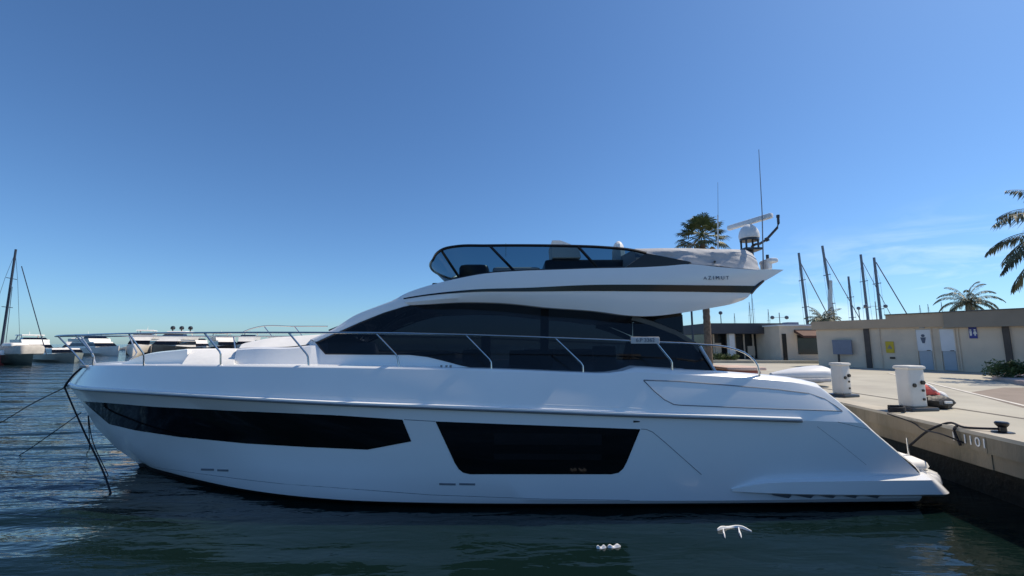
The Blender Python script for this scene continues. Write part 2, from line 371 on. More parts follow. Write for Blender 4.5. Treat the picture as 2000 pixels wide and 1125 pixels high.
u_pts = [(157, 782, 0), (182, 785.5, .38), (225, 789, .78), (300, 795, 1.28), (480, 803, 1.9), (660, 811, 2.22), (785, 818, 2.34), (1000, 829, 2.41), (1250, 838, 2.42), (1703, 842, 2.35)]
m_pts = [(186, 833, 0), (215, 836, .36), (260, 841, .72), (330, 848, 1.15), (480, 860, 1.77), (660, 871, 2.15), (840, 879, 2.34), (1000, 885, 2.38), (1300, 891, 2.38), (1752, 884, 2.29)]
l_pts = [(228, 876, 0), (255, 880, .36), (310, 887, .76), (390, 898, 1.22), (480, 907, 1.72), (660, 918, 2.12), (840, 924, 2.3), (1000, 928, 2.35), (1300, 930, 2.34), (1797, 926, 2.24)]
c_pts = [(264, 901, 0), (290, 907, .38), (330, 917, .75), (390, 928, 1.2), (480, 939, 1.68), (552, 947, 1.92), (660, 957, 2.14), (840, 968, 2.27), (1060, 976, 2.31), (1300, 978, 2.3), (1800, 972, 2.2)]
def wl(pts, z): return spline([Pz(px, py, z) for px, py in pts], N, 1.55)
G, Rr, U, Mm, Ll, C = map(HL, (g_pts, r_pts, u_pts, m_pts, l_pts, c_pts))
Kn = [lerp(a, b, 0.42) + V((0, -0.012, 0)) for a, b in zip(Rr, G)]
Wl = []
for k, (c, l) in enumerate(zip(C, Ll)):       # boot line just above the water, tucked slightly under the chine
    Wl.append(V((c.x + (0.10 if k < 12 else 0.03) * (1 - k / N), c.y + 0.05, 0.075)))
keel = [V((p.x + 0.25 * (1 - k / N), YC - (YC - p.y) * 0.55, -0.45)) for k, p in enumerate(Wl)]
hb = B().loft([Rr, U, Mm, Ll, C, Wl]); top = B().loft([G, Kn, Rr])
bvh_b = B().loft([G, Kn, Rr]).loft([Rr, U, Mm, Ll, C, Wl])
bvh = BVHTree.FromPolygons(bvh_b.v, bvh_b.f)
CAMP = V((0, 0, H))
def proj(px, py, off=0.006):
    d = ray(px, py).normalized(); loc, nor, i, dist = bvh.ray_cast(CAMP, d)
    if loc is None:
        q = CAMP + d * 8.0; loc, nor, i, dist = bvh.find_nearest(q)
    if nor.dot(d) > 0: nor = -nor
    return loc + nor * off
def patch(topf, botf, nx, ny, off=0.007, xs=None):
    x0, x1 = topf[0][0], topf[-1][0]; rows = []
    xs = sorted(set([x0 + (x1 - x0) * i / nx for i in range(nx + 1)] + [p[0] for p in topf + botf]))
    for j in range(ny + 1):
        rows.append([proj(x, lerp(lin(topf, x)[0], lin(botf, x)[0], j / ny), off) for x in xs])
    b = B().loft(rows); rim = rows[0] + [r[-1] for r in rows[1:-1]] + rows[-1][::-1] + [r[0] for r in rows[1:-1]][::-1]
    return b.rings([rim, [p + V((0, 0.02, 0)) for p in rim]])
hb.mirror(YC); top.mirror(YC)
hull = hb.build('hull', 'hullgel', yacht, angle=24)
bulw = top.build('topside', 'gel', yacht, angle=24)
B().loft([Wl, keel]).mirror(YC).loft([keel, [mir(p) for p in keel]]).build('boot_band', 'anti', hull)
# rub rail: a ledge and dark insert along the knuckle
RL = [p + V((0, -0.005, 0)) for p in Rr if p.x < Q((1580, 822, 2.4)).x]
B().loft([[p + V((0, 0.03, 0.055)) for p in RL], [p + V((0, -0.035, 0.035)) for p in RL], [p + V((0, -0.035, 0.012)) for p in RL], [p + V((0, 0.03, 0.0)) for p in RL]]).rings([[p + q for q in (V((0, 0.03, 0.055)), V((0, -0.035, 0.035)), V((0, -0.035, 0.012)), V((0, 0.03, 0)))] for p in RL[-2:]], False, True).pair('rub_ledge', 'gel', hull)
B().tube([p + V((0, -0.02, -0.004)) for p in RL], 0.024, 6).pair('rub_rail', 'rub', hull)
# hull windows
bt = [(164, 783.5), (210, 786.5), (300, 794), (480, 803), (660, 811), (786, 819.5), (803, 861)]
bb = [(164, 784.5), (190, 808), (214, 828), (264, 840), (350, 853), (480, 866), (600, 873), (718, 878), (803, 862)]
mt_ = [(851, 823), (1250, 838)]
mb_ = [(851, 823.5), (870, 864), (888, 903), (896, 916), (905, 923), (918, 926), (1195, 926), (1208, 923), (1217, 915), (1224, 902), (1250, 839)]
for tf, bf in ((bt, bb), (mt_, mb_)):
    pb = patch(tf, bf, 90, 8); pb.build('hull_window', 'blackglass', hull)
    q = B(); q.v = [mir(p) for p in pb.v]; q.f = list(pb.f); q.build('hull_window', 'blackglass', hull)
# portlight frames seen faintly inside the mid window
for x0, x1, y0, y1 in ((965, 1175, 846, 868), (965, 1175, 886, 897)):
    patch([(x0, y0), (x1, y0 + 1)], [(x0, y1), (x1, y1 + 1)], 12, 1, 0.0095).build('portlight', 'darkgrey' if y0 < 0 else 'blackgloss', hull)
for x, yv, wd in ((393, 916.5, 25), (425, 918, 21), (858, 945, 32), (897, 945, 31)):
    patch([(x, yv - 1.6), (x + wd, yv - 1.0)], [(x, yv + 2.2), (x + wd, yv + 2.8)], 4, 1, 0.006).build('vent', 'seam', hull)
def seam(pts, r, name='seam_line', m='seam', par=None, off=-0.002, n=40):
    b = B(); dense = []
    for i in range(len(pts) - 1):
        for k in range(8): dense.append((lerp(pts[i][0], pts[i+1][0], k / 8), lerp(pts[i][1], pts[i+1][1], k / 8)))
    dense.append(pts[-1]); return b.tube([proj(x, y_, off) for x, y_ in dense], r, 5).build(name, m, par or hull)
seam([(789, 819.5), (850, 823)], 0.006)
seam([(1252, 838), (1262, 838.5), (1275, 844), (1300, 865), (1335, 896), (1370, 927)], 0.006)
seam([(300, 912), (390, 925), (480, 937), (552, 945), (840, 966.5), (1060, 974.5), (1230, 977)], 0.005)
seam([(1596, 833), (1640, 866), (1692, 908)], 0.0035)
seam([(1703, 830), (1697, 842)], 0.004)
pan = [(1257, 742.5), (1330, 745), (1430, 753), (1520, 761), (1580, 768.5), (1610, 779), (1632, 793), (1645, 803), (1630, 802.5), (1480, 797.5), (1330, 791.5), (1316, 790), (1297, 780), (1278, 764), (1257, 743)]
seam(pan, 0.010, par=bulw)
seam([(300, 757), (480, 767), (840, 781), (1240, 797), (1560, 815)], 0.004, name='moulding_line', m='gel', par=bulw)
patch([(1237, 821), (1249, 822)], [(1237, 825), (1249, 824)], 2, 1, 0.012).build('drain', 'darkgrey', hull)

# gunwale cap: sunlit rounded shoulder
def capw(p): return 0.075 if p.x > 1.75 else 0.03
G2 = [V((p.x + (0.05 if k < 6 else 0), min(YC, p.y + (0.13 if p.x > 1.75 else 0.06)), p.z + capw(p))) for k, p in enumerate(G)]
G2[0] = V((G[0].x + .06, YC, G[0].z + .03))
G3 = [V((p.x + (0.06 if k < 6 else 0), min(YC, p.y + 0.17), p.z - (0.0 if p.x > 1.75 else 0.012))) for k, p in enumerate(G2)]
G3[0] = V((G2[0].x + .12, YC, G2[0].z))
B().loft([G, [lerp(a, b, .55) + V((0, -.012, .014)) for a, b in zip(G, G2)], G2, G3]).pair('gunwale', 'gel', bulw, angle=60)
# aft edge of the quarters, sunlit face of the hull side
E = [G3[-1], G2[-1], G[-1], Kn[-1], Rr[-1], U[-1], Mm[-1], Ll[-1], C[-1]]
E1 = spline(E[2:], 24)
E2 = [p + V((0.055, 0.05, 0.0)) for p in E1]; E3 = [p + V((0.06, 0.3, 0.0)) for p in E1]
qb = B().loft([E1, E2, E3, [p + V((-0.4, 0.3, 0)) for p in E1]])
qb.rings([[G[-1], G2[-1], G3[-1]], [G[-1] + V((.055, .05, 0)), G2[-1] + V((.05, 0.03, -.015)), G3[-1] + V((.06, .05, -.03))]], closed=False)
qb.pair('quarter_edge', 'gel', hull, angle=50)
# transom and cockpit
tz = 0.5
B().prism([(G[-1].x - 0.35, YC - 2.0, 1.75), (Ll[-1].x - 0.35, YC - 2.0, 0.4), (Ll[-1].x - 0.5, YC - 2.0, 0.4), (G[-1].x - 0.55, YC - 2.0, 1.75)], (0, 4.0, 0)).build('transom', 'gel', yacht)
# deck
dk = [p for p in G3 if p.x < 3.0]
inner = [V((p.x, YC - max(0, (YC - p.y) - 0.5), p.z + 0.02)) for p in dk]
ctr = [V((p.x, YC, p.z + 0.05)) for p in dk]
B().loft([dk, inner, ctr]).mirror(YC).build('deck', 'gel', yacht)
aft = [p for p in G3 if p.x >= 2.9]
B().loft([aft, [p + V((0, 0.02, -0.72)) for p in aft]]).pair('inner_bulwark', 'gel', bulw)
B().prism([(2.9, YC - 2.1, 1.25), (5.2, YC - 2.1, 1.25), (5.2, YC + 2.1, 1.25), (2.9, YC + 2.1, 1.25)], (0, 0, 0.04)).build('cockpit_floor', 'teakdeck', yacht, smooth=False)
tb_ = yacht
a, b = P(1408, 716, 8.6), P(1484, 717, 8.6)
B().rbox(((a.x + b.x) / 2, 8.85, a.z - 0.03), (b.x - a.x, 1.0, 0.06), 0, 0.03).build('table_top', 'kerb', yacht)
B().rbox(((a.x + b.x) / 2, 8.85, a.z - 0.36), ((b.x - a.x) * 0.86, 0.8, 0.6), 0, 0.04).build('table_base', 'teak', yacht)
# swim platform with side sponsons
plan = [(5.5, 2.2), (6.4, 2.2), (6.6, 2.15), (6.75, 2.0), (6.86, 1.6), (6.93, 0.8), (6.95, 0)]
def slab(plan, z0, z1, rnd):
    full = [(x, b) for x, b in plan] + [(x, -b) for x, b in plan[::-1] if b > 0]
    rs = []
    for z, k in ((z0, 1.6), (z0 + rnd * .6, 0.35), (lerp(z0, z1, .35), 0), (z1 - rnd, .35), (z1 - rnd * .3, .8), (z1, 1.7)):
        rs.append([(x - k * rnd * (1 if x > 5.6 else 0), YC - b + (k * rnd if b > 0 else -k * rnd) * (abs(b) > .1), z) for x, b in full])
    return B().rings(rs, True, True)
plat = slab(plan, 0.235, 0.455, 0.05).build('swim_platform', 'gel', yacht, angle=45)
slab([(5.6, 1.98), (6.52, 1.98), (6.66, 1.9), (6.74, 1.6), (6.8, .8), (6.82, 0)], 0.457, 0.60, 0.04).build('platform_pad', 'cushion', plat, angle=45)
sp_t = [(1428, 951, 2.28), (1497, 935.5, 2.27), (1560, 932.5, 2.26), (1629, 931.5, 2.26), (1720, 929, 2.25), (1796, 927, 2.23)]
sp_o = [(1428, 955, 2.31), (1497, 944, 2.40), (1560, 941.5, 2.42), (1629, 940.5, 2.42), (1720, 939, 2.41), (1811, 938, 2.38)]
sp_b = [(1430, 960, 2.31), (1500, 963, 2.40), (1560, 965, 2.42), (1629, 966, 2.42), (1720, 966.5, 2.41), (1839, 966, 2.38)]
sp_i = [(1432, 962, 2.26), (1500, 967, 2.24), (1560, 969, 2.22), (1629, 970, 2.22), (1720, 970, 2.2), (1835, 969, 2.2)]
sl = [spline([Q(p) for p in q], 40) for q in (sp_t, sp_o, sp_b, sp_i)]
for r_ in sl:
    e_ = V(r_[-1]); r_ += [e_ + V((.28 * sin(R(t)), .28 * (1 - cos(R(t))), 0)) for t in (12, 24, 36, 48, 62, 76, 90)] + [e_ + V((.28, .6, 0))]
B().loft(sl).pair('sponson', 'gel', hull, angle=50)
for xx in (1505, 1548, 1591, 1634, 1677):      # scalloped lower lip
    p0, p1, p2 = proj(xx, 964, .06), proj(xx + 36, 964.5, .06), proj(xx + 33, 971.5, .03)
    B().prism([p0, p1, p2], (0, .10, 0)).build('scallop', 'seam', hull, smooth=False)
a = Pz(1775, 889, 0.6); B().tube([a, a + V((0, 0, .28))], 0.012, 6).lathe(a, [(.03, 0), (.03, .02)], 10).build('stern_post', 'steel', plat)

# foredeck cushions and coachroof
def ll(pts, n=40): return spline([Q(p) for p in pts], n)
def solid(lines, name, m, par, center=None, angle=40):
    """near-side section lines mirrored and closed over the centreline, ends capped"""
    rows = list(lines); full = rows + [[mir(p) for p in r] for r in rows[::-1]]
    b = B().loft(full); b.f.append(tuple(i * len(rows[0]) for i in range(len(full)))); b.f.append(tuple(i * len(rows[0]) + len(rows[0]) - 1 for i in reversed(range(len(full)))))
    return b.build(name, m, par, angle=angle)
solid([ll([(236, 714, .55), (281, 716, .8), (366, 717, 1.0)]), ll([(238, 710, .53), (281, 694, .77), (366, 683, .97)]), ll([(243, 708, .42), (285, 692, .5), (364, 681.5, .55)])], 'bow_locker', 'gel', yacht)
solid([ll([(354, 716, 1.5), (410, 717, 1.58), (458, 718, 1.6)]), ll([(357, 709, 1.42), (410, 708, 1.5), (458, 708, 1.52)]), ll([(374, 684.5, .74), (410, 684, .8), (460, 683.5, .85)]), ll([(378, 682.5, .45), (412, 682, .45), (460, 681.5, .45)])], 'sun_cushion', 'cushion', yacht)
coach = solid([ll([(454, 717, 1.42), (500, 718, 1.52), (640, 720, 1.62)]), ll([(462, 684, 1.3), (500, 681.5, 1.38), (575, 680.5, 1.42), (640, 671, 1.36)]), ll([(464, 681, 1.24), (500, 678, 1.3), (578, 677.5, 1.33), (640, 668, 1.3)])], 'coachroof', 'gel', yacht)
solid([ll([(467, 680, 1.18), (500, 678, 1.24), (570, 676.5, 1.26), (632, 668, 1.2)]), ll([(472, 672.5, .98), (516, 664, .85), (569, 659, .8), (626, 655, .85)]), ll([(480, 669.5, .6), (520, 661.5, .4), (569, 657, .4), (622, 653.5, .5)])], 'sunpad', 'cushion', coach)
sr = [P(470, 651, 9.9), P(488, 643, 9.9), P(505, 638.5, 9.9), P(573, 637.5, 9.9), P(640, 637.5, 9.9)]
srb = B().tube(spline(sr, 20), 0.014, 6)
for x0, x1 in ((516, 530), (575, 590)): srb.tube([P(x0, 638, 9.9), P(x1, 656, 9.9)], 0.012, 6)
srb.build('sunpad_rail', 'steel', coach)

# cabin
S1 = [(617, 669, 1.34), (626, 681, 1.42), (636, 692, 1.5), (700, 692.5, 1.64), (800, 693, 1.76), (835, 697, 1.79), (868, 705, 1.81), (900, 713.5, 1.83), (930, 719.5, 1.85), (975, 723, 1.86), (1138, 728, 1.87), (1400, 731, 1.87)]
S2 = [(617, 668.5, 1.34), (640, 658, 1.33), (705, 629, 1.33), (750, 611, 1.36), (789, 599, 1.40), (810, 594.5, 1.42), (860, 590, 1.45), (904, 589, 1.47), (988, 591, 1.5), (1072, 599, 1.54), (1156, 605.5, 1.57), (1240, 616.5, 1.6), (1276, 627, 1.62), (1322, 645, 1.66), (1359, 668, 1.7), (1370, 679, 1.75), (1400, 730, 1.87)]
xs = sorted(set([617 + (1400 - 617) * i / 110 for i in range(111)] + [p[0] for p in S1 + S2]))
def wall(xs, A, Bp, ny, off=0.0):
    rows = []
    for j in range(ny + 1):
        row = []
        for x in xs:
            a, b = lin(A, x), lin(Bp, x); t = j / ny
            row.append(Q((x, lerp(a[0], b[0], t), lerp(a[1], b[1], t) + off)))
        rows.append(row)
    return rows
cabin = B()
base = [(596, 720, 1.55), (636, 721, 1.64), (700, 722, 1.70), (800, 724, 1.8), (1000, 733, 1.9), (1400, 745, 1.9)]
xs2 = [x for x in xs]
lo = [Q((x, *lin(base, x))) for x in xs2]; hi = [Q((x, *lin(S1, x))) for x in xs2]
cabin.loft([lo, hi])
S3 = [(606, 663, 1.28), (648, 644, 1.27), (694, 615.5, 1.28), (735, 599, 1.31), (768, 587, 1.33), (800, 577, 1.36), (860, 566, 1.4)]
s2l = spline([Q((x, *lin(S2, x))) for x in (617, 640, 670, 705, 750, 789, 810, 860)], 40)
s3l = spline([Q(p) for p in S3], 40)
s25 = [lerp(a, b, .5) + V((0, -.02, .015)) for a, b in zip(s2l, s3l)]
cabin.loft([s2l, s25, s3l])
fr = [Q((596, 720, 1.55)), Q((606, 663, 1.24))]
cabin.add([Q((596, 720, 1.55)), Q((617, 721, 1.6)), Q((617, 669, 1.34)), Q((606, 663, 1.24))], [(0, 1, 2, 3)])
cabin.mirror(YC)
cab = cabin.build('cabin', 'gel', yacht)
wsc = [V((p.x - 0.32 * (1 - k / 40), YC, p.z + .03)) for k, p in enumerate(s3l)]
wsm = [lerp(a, b, .55) + V((-.10, 0, .015)) for a, b in zip(s3l, wsc)]
B().loft([s3l, wsm, wsc]).mirror(YC).build('windscreen', 'blackglass', cab)
gl = B().loft(wall(xs, S1, S2, 6, 0.004)); gl.pair('saloon_window', 'tint', cab)
ax = [x for x in xs if x >= 1322]
B().loft(wall(ax, S1, S2, 4, -0.03)).pair('wing_panel', 'blackglass', cab)
# pillars and frames in the side glazing
fb = B().tube([Q((x, lin(S2, x)[0] + 1.5, lin(S2, x)[1] + .004)) for x in xs if x < 1262], 0.018, 6)
fb.tube([Q((x, lin(S1, x)[0] - 1.0, lin(S1, x)[1] + .004)) for x in xs if x < 1380], 0.012, 6)
fb.pair('window_frame', 'black', cab)
def pillar(x0, y0, x1, y1, wd, m, name, off):
    pts = []
    for (x, y_) in ((x0 - wd, y0), (x0 + wd, y0), (x1 + wd, y1), (x1 - wd, y1)):
        a, b = lin(S1, x), lin(S2, x); t = (y_ - a[0]) / (b[0] - a[0]); pts.append(Q((x, y_, lerp(a[1], b[1], t) + off)))
    return B().prism(pts, (0, .03, 0)).build(name, m, cab, smooth=False)
pillar(1064, 601, 1063, 722, 8, 'interior', 'window_pillar', -.05)
sw = [Q((x, lin(S2, x)[0] + 1, lin(S2, x)[1] + .03)) for x in range(1236, 1372, 6)]
sw2 = [Q((x - 4, lin(S2, x)[0] + 12, lin(S2, x)[1] + .025)) for x in range(1236, 1372, 6)]
B().loft([[p + V((0, .05, .02)) for p in sw], sw, sw2, [p + V((0, .05, 0)) for p in sw2]]).pair('rear_pillar', 'darkgrey', cab)
B().tube([Q((1367, 677, 1.77)), Q((1376, 692, 1.82)), Q((1400, 731, 1.9))], 0.028, 6).pair('rear_trim', 'trim', cab)
qg = B().prism([Q((1236, 616, 1.56)), Q((1331, 604, 1.56)), Q((1333.5, 649, 1.6)), Q((1322, 645, 1.6)), Q((1276, 627, 1.58))], (0, .02, 0))
qg.pair('quarter_glass', 'blackglass', cab, smooth=False)
# saloon interior seen dimly through the glass
x0 = Q((1333, 640, 1.6)).x
zb = Q((1000, 728, 1.87)).z
B().prism([(-2.6, YC - 1.75, zb - .5), (x0, YC - 1.75, zb - .5), (x0, YC + 1.75, zb - .5), (-2.6, YC + 1.75, zb - .5)], (0, 0, .05)).build('saloon_floor', 'interior', cab, smooth=False)
B().prism([(x0, YC - 1.55, zb - .45), (x0, YC + 1.55, zb - .45), (x0, YC + 1.5, zb + .98), (x0, YC - 1.5, zb + .98)], (.05, 0, 0)).build('saloon_bulkhead', 'black', cab, smooth=False)
sf = B().rbox((1.15, YC + 1.1, zb - .2), (1.7, .6, .45), 0, .06).rbox((1.15, YC + 1.42, zb + .1), (1.7, .18, .5), 0, .06); sf.build('sofa', 'greycushion', cab)
B().rbox((-.75, YC + .2, zb + .0), (.5, 1.1, .7), 0, .06).rbox((-.55, YC + .2, zb + .35), (.14, 1.1, .6), 0, .05).build('helm_seat', 'greycushion', cab)
B().rbox((-1.75, YC, zb + .12), (.9, 2.2, .34), 0, .08).build('dashboard', 'greycushion', cab)
B().tube([P(722, 661, 8.6), P(755, 637, 8.6), P(792, 611, 8.6)], .028, 7).build('inner_pillar', 'interiorlight', cab)
B().rbox((.35, YC - .9, zb - .05), (.8, .45, .8), 0, .03).build('galley_cabinet', 'interior', cab)
B().rbox((.95, YC + .3, zb + .32), (.75, .3, .05), 0, .02).build('galley_shelf', 'interiorlight', cab)
B().rbox((1.95, YC + .2, zb + .25), (.45, .3, .35), 0, .03).build('galley_oven', 'interiorlight', cab)

# flybridge
F0 = [(770, 589, 1.12), (795, 596, 1.38), (820, 595, 1.52), (904, 590.5, 1.66), (988, 592.5, 1.74), (1072, 601, 1.79), (1156, 607, 1.82), (1240, 617, 1.83), (1262, 617.5, 1.83), (1334, 610.5, 1.81), (1392, 601, 1.79), (1430, 593.5, 1.76), (1452, 586, 1.73)]
F1 = [(767, 588.5, 1.14), (795, 583.5, 1.42), (831, 578, 1.6), (925, 570.5, 1.78), (1030, 569.5, 1.88), (1156, 568.5, 1.92), (1240, 569, 1.92), (1350, 570, 1.88), (1467, 572, 1.8)]
F2 = [(766.5, 587.5, 1.13), (795, 581, 1.41), (831, 575.3, 1.59), (925, 565.5, 1.78), (1030, 562, 1.88), (1156, 556.5, 1.93), (1240, 556, 1.93), (1350, 557, 1.9), (1477, 558.5, 1.8)]
F3 = [(768, 586.5, 1.08), (795, 572, 1.36), (831, 559.5, 1.52), (887, 545.5, 1.66), (946, 534.5, 1.76), (1009, 529.5, 1.83), (1090, 526.5, 1.87), (1166, 524, 1.88), (1240, 522.5, 1.885), (1300, 519.5, 1.885), (1347, 516, 1.885), (1400, 521, 1.88), (1475, 526.5, 1.85), (1518, 526, 1.8), (1531, 527, 1.78)]
nf = 70
f0, f1, f2, f3 = [spline([Q(p) for p in q], nf) for q in (F0, F1, F2, F3)]
f0b = [lerp(a, b, .5) + V((0, -.03, -.01)) for a, b in zip(f0, f1)]
f2b = [lerp(a, b, .5) + V((0, -.02, 0)) for a, b in zip(f2, f3)]
f4 = [p + V((0.0, 0.16, 0.02)) for p in f3]; f5 = [p + V((0, 0.19, -.30 * min(1, max(.05, (f3[-1].x - p.x) / 1.0 - .25)))) for p in f3]
def bow_close(A):   # rounded brow joining both sides across the front
    p = A[0]; return [V((p.x + 0.22 * (1 - (t / 6) ** 2), lerp(YC, p.y, t / 6), p.z - .06 * (1 - t / 6))) for t in range(6)]
fl = B()
rows = [f0, f0b, f1, f2, f2b, f3, f4]
rows = [bow_close(r) + r for r in rows]
fl.loft(rows); fl.mirror(YC)
fly = fl.build('flybridge', 'gel', yacht, angle=38)
B().loft([f4, f5]).pair('fly_inner_wall', 'gel', fly)
r0 = bow_close(f0) + f0
B().loft([r0, [V((p.x, YC, p.z + .02)) for p in r0]]).mirror(YC).build('fly_underside', 'gel', fly)
fd = [p for p in f5 if p.z > f0[20].z + .33 and p.x > f0[20].x - .3]
B().loft([[V((p.x, p.y, max(p.z, f0[20].z + .35) - .02)) for p in fd], [V((p.x, YC, max(p.z, f0[20].z + .35) - .02)) for p in fd]]).mirror(YC).build('fly_floor', 'gel', fly)
# aft lip of the flybridge
ef = [f0[-1], f0b[-1], f1[-1], f2[-1], f2b[-1], f3[-1], f4[-1]]
B().loft([ef, [p + V((.03, .12, 0)) for p in ef], [mir(p + V((.03, .12, 0))) for p in ef], [mir(p) for p in ef]]).build('fly_stern', 'gel', fly)
B().tube([Q((1490, 548, 1.79)), Q((1474, 563, 1.8)), Q((1466, 573, 1.79))], .03, 6).pair('fly_end_trim', 'darkgrey', fly)
st1 = [p + V((0, -.008, .0)) for p in f1]; st2 = [p + V((0, -.008, 0)) for p in f2]
B().loft([[p + V((0, .02, 0)) for p in st1], st1, st2, [p + V((0, .02, 0)) for p in st2]]).pair('black_stripe', 'blackgloss', fly, angle=60)
lp = Q((1287, 539, 1.87)); B().tube([lp + V((0, .03, 0)), lp + V((0, -.03, 0))], .038, 12).build('side_light', 'black', fly)
# maker's lettering on the flybridge side
wm = Q((1397, 543.5, 1.875)); text('A Z I M U T', 0.085, 'lettering', 'ink', fly, wm + V((0, -.035, 0)), (R(86), 0, R(-1.5)), 0.004)
hp = Q((850, 556, .4)); B().rbox(hp + V((0, 0, 0)), (.12, .06, .07), 0, .02).build('horn', 'darkgrey', fly)
wp = Q((655, 640, .9)); B().tube([wp + V((-.12, 0, -.05)), wp + V((.1, 0, .04)), wp + V((.28, .3, .1))], .015, 6).build('wiper', 'darkgrey', cab)
# flybridge windscreen: smoked glass in a black frame
WT = [(846, 507, 1.2), (852, 496, 1.36), (866, 486.5, 1.5), (893, 481, 1.6), (950, 479.8, 1.68), (1030, 479.5, 1.73), (1110, 480.5, 1.77), (1177, 483, 1.8), (1240, 489.5, 1.82), (1262, 494.5, 1.82)]
WB = [(886, 546, 1.3), (892, 545.0, 1.46), (905, 541.5, 1.58), (925, 538, 1.66), (965, 532.5, 1.75), (1030, 528.8, 1.80), (1090, 526.5, 1.83), (1150, 524.5, 1.84), (1205, 523, 1.845), (1220, 522.8, 1.85)]
wt = spline([Q(p) for p in WT], 50); wbm = spline([Q(p) for p in WB], 50)
def front(A, d, n=8):
    p = A[0]; return [V((p.x - d * (1 - (t / n) ** 2), lerp(YC, p.y, t / n), p.z)) for t in range(n)]
WTf = front(wt, .22) + wt; WBf = front(wbm, .22) + wbm
wsn = B().loft([WTf, [lerp(a, b, .5) for a, b in zip(WTf, WBf)], WBf]).mirror(YC).build('fly_windscreen', 'clear', fly)
fr = B().tube(WTf, .026, 6).tube(WBf, .02, 6)
for t0, t1 in (((957, 480.5, 1.69), (1006, 531, 1.75)), ((1129, 481.5, 1.78), (1168, 524.5, 1.81)), ((862, 489, 1.48), (898, 543.5, 1.44))):
    fr.tube([Q(t0), lerp(Q(t0), Q(t1), .5), Q(t1)], .026, 6)
fr.mirror(YC).build('windscreen_frame', 'black', wsn)
pt = [(1262, 494.5, 1.83), (1300, 501.5, 1.84), (1347, 511, 1.85), (1351, 514, 1.85), (1340, 517.5, 1.85), (1300, 520.5, 1.84), (1220, 523.2, 1.83)]
B().prism([Q(p) for p in pt], (0, .03, 0)).pair('side_panel', 'black', wsn, smooth=False)
# flybridge furniture
def boxpx(x0, y0, x1, y1, Y0, dY, name, m, r=.05):
    a, b = P(x0, y0, Y0), P(x1, y1, Y0)
    return B().rbox(((a.x + b.x) / 2, Y0 + dY / 2, (a.z + b.z) / 2), (abs(b.x - a.x), dY, abs(a.z - b.z)), 0, r).build(name, m, fly)
boxpx(896, 515, 954, 552, 8.3, 1.0, 'helm_console', 'black', .08)
boxpx(962, 521, 1056, 552, 8.2, 1.6, 'fly_sofa', 'greycushion')
boxpx(1064, 506, 1235, 545, 8.4, 1.4, 'fly_seat', 'darkgrey', .06)
sc_ = B(); a = P(1102, 498, 8.7)
sc_.rings([[a + V((dx * s + sh, dy, dz)) for dx, dy in ((-.3, -.35), (.28, -.35), (.28, .45), (-.3, .45))] for dz, s, sh in ((-.12, .95, .02), (.05, .9, 0), (.15, .6, -.1), (.22, .28, -.19))], True, True)
sc_.build('seat_cover', 'cushion', fly)
sc2 = B(); a = P(1208, 490, 8.8)
sc2.rings([[a + V((.14 * s * cos(k * pi / 4), .18 * s * sin(k * pi / 4), dz)) for k in range(8)] for dz, s in ((-.3, 1), (-.02, .95), (.1, .75), (.17, .45), (.2, .15))], True, True)
sc2.build('seat_cover', 'cushion', fly)
a = P(988, 478, 9.0); B().tube([a + V((0, 0, -.25)), a + V((0, 0, .03))], .012, 6).build('flag_post', 'steel', fly)
# crumpled silver cover over the aft flybridge
CT = [(1240, 486, 1.50), (1300, 484.5, 1.56), (1380, 486, 1.58), (1440, 487.5, 1.55), (1462, 490, 1.4), (1472, 497, 1.35)]
CB = [(1244, 521, 1.72), (1300, 518, 1.76), (1350, 515, 1.76), (1400, 520, 1.76), (1462, 525, 1.72), (1484, 527, 1.62)]
CM = [(1240, 492, 1.62), (1300, 490, 1.68), (1380, 492, 1.69), (1440, 494, 1.66), (1466, 498, 1.55), (1477, 506, 1.5)]
ct, cm, cbt = [spline([Q(p) for p in q], 60) for q in (CT, CM, CB)]
rws = []
for t in range(6): rws.append([lerp(a, V((a.x, YC, a.z + .10)), 1 - t / 5) for a in ct])
for t in (1, 2, 3): rws.append([lerp(a, b, t / 3) for a, b in zip(ct, cm)])
for t in range(1, 9): rws.append([lerp(a, b, t / 8) for a, b in zip(cm, cbt)])
rr = random.Random(3)
for i, r_ in enumerate(rws):
    for j, p in enumerate(r_):
        k = .009 * (sin(p.x * 7 + i * .9) + sin(p.x * 13.3 - i * 1.7) * .6) * (.3 if i < 6 else 1)
        p.z += k * .45; p.y -= k * .7
full = [[mir(p) for p in r_] for r_ in rws[::-1]] + rws
cvr = B().loft(full); n_ = 60; cvr.f.append(tuple(i * n_ + n_ - 1 for i in range(len(full)))); cvr.f.append(tuple(i * n_ for i in reversed(range(len(full)))))
cvo = cvr.build('fly_cover', 'cover', fly, angle=50)
for x_, y_ in ((1396, 511), (1300, 513)): B().tube([Q((x_, y_, 1.80)), Q((x_, y_, 1.74))], .02, 8).build('snap', 'darkgrey', cvo)
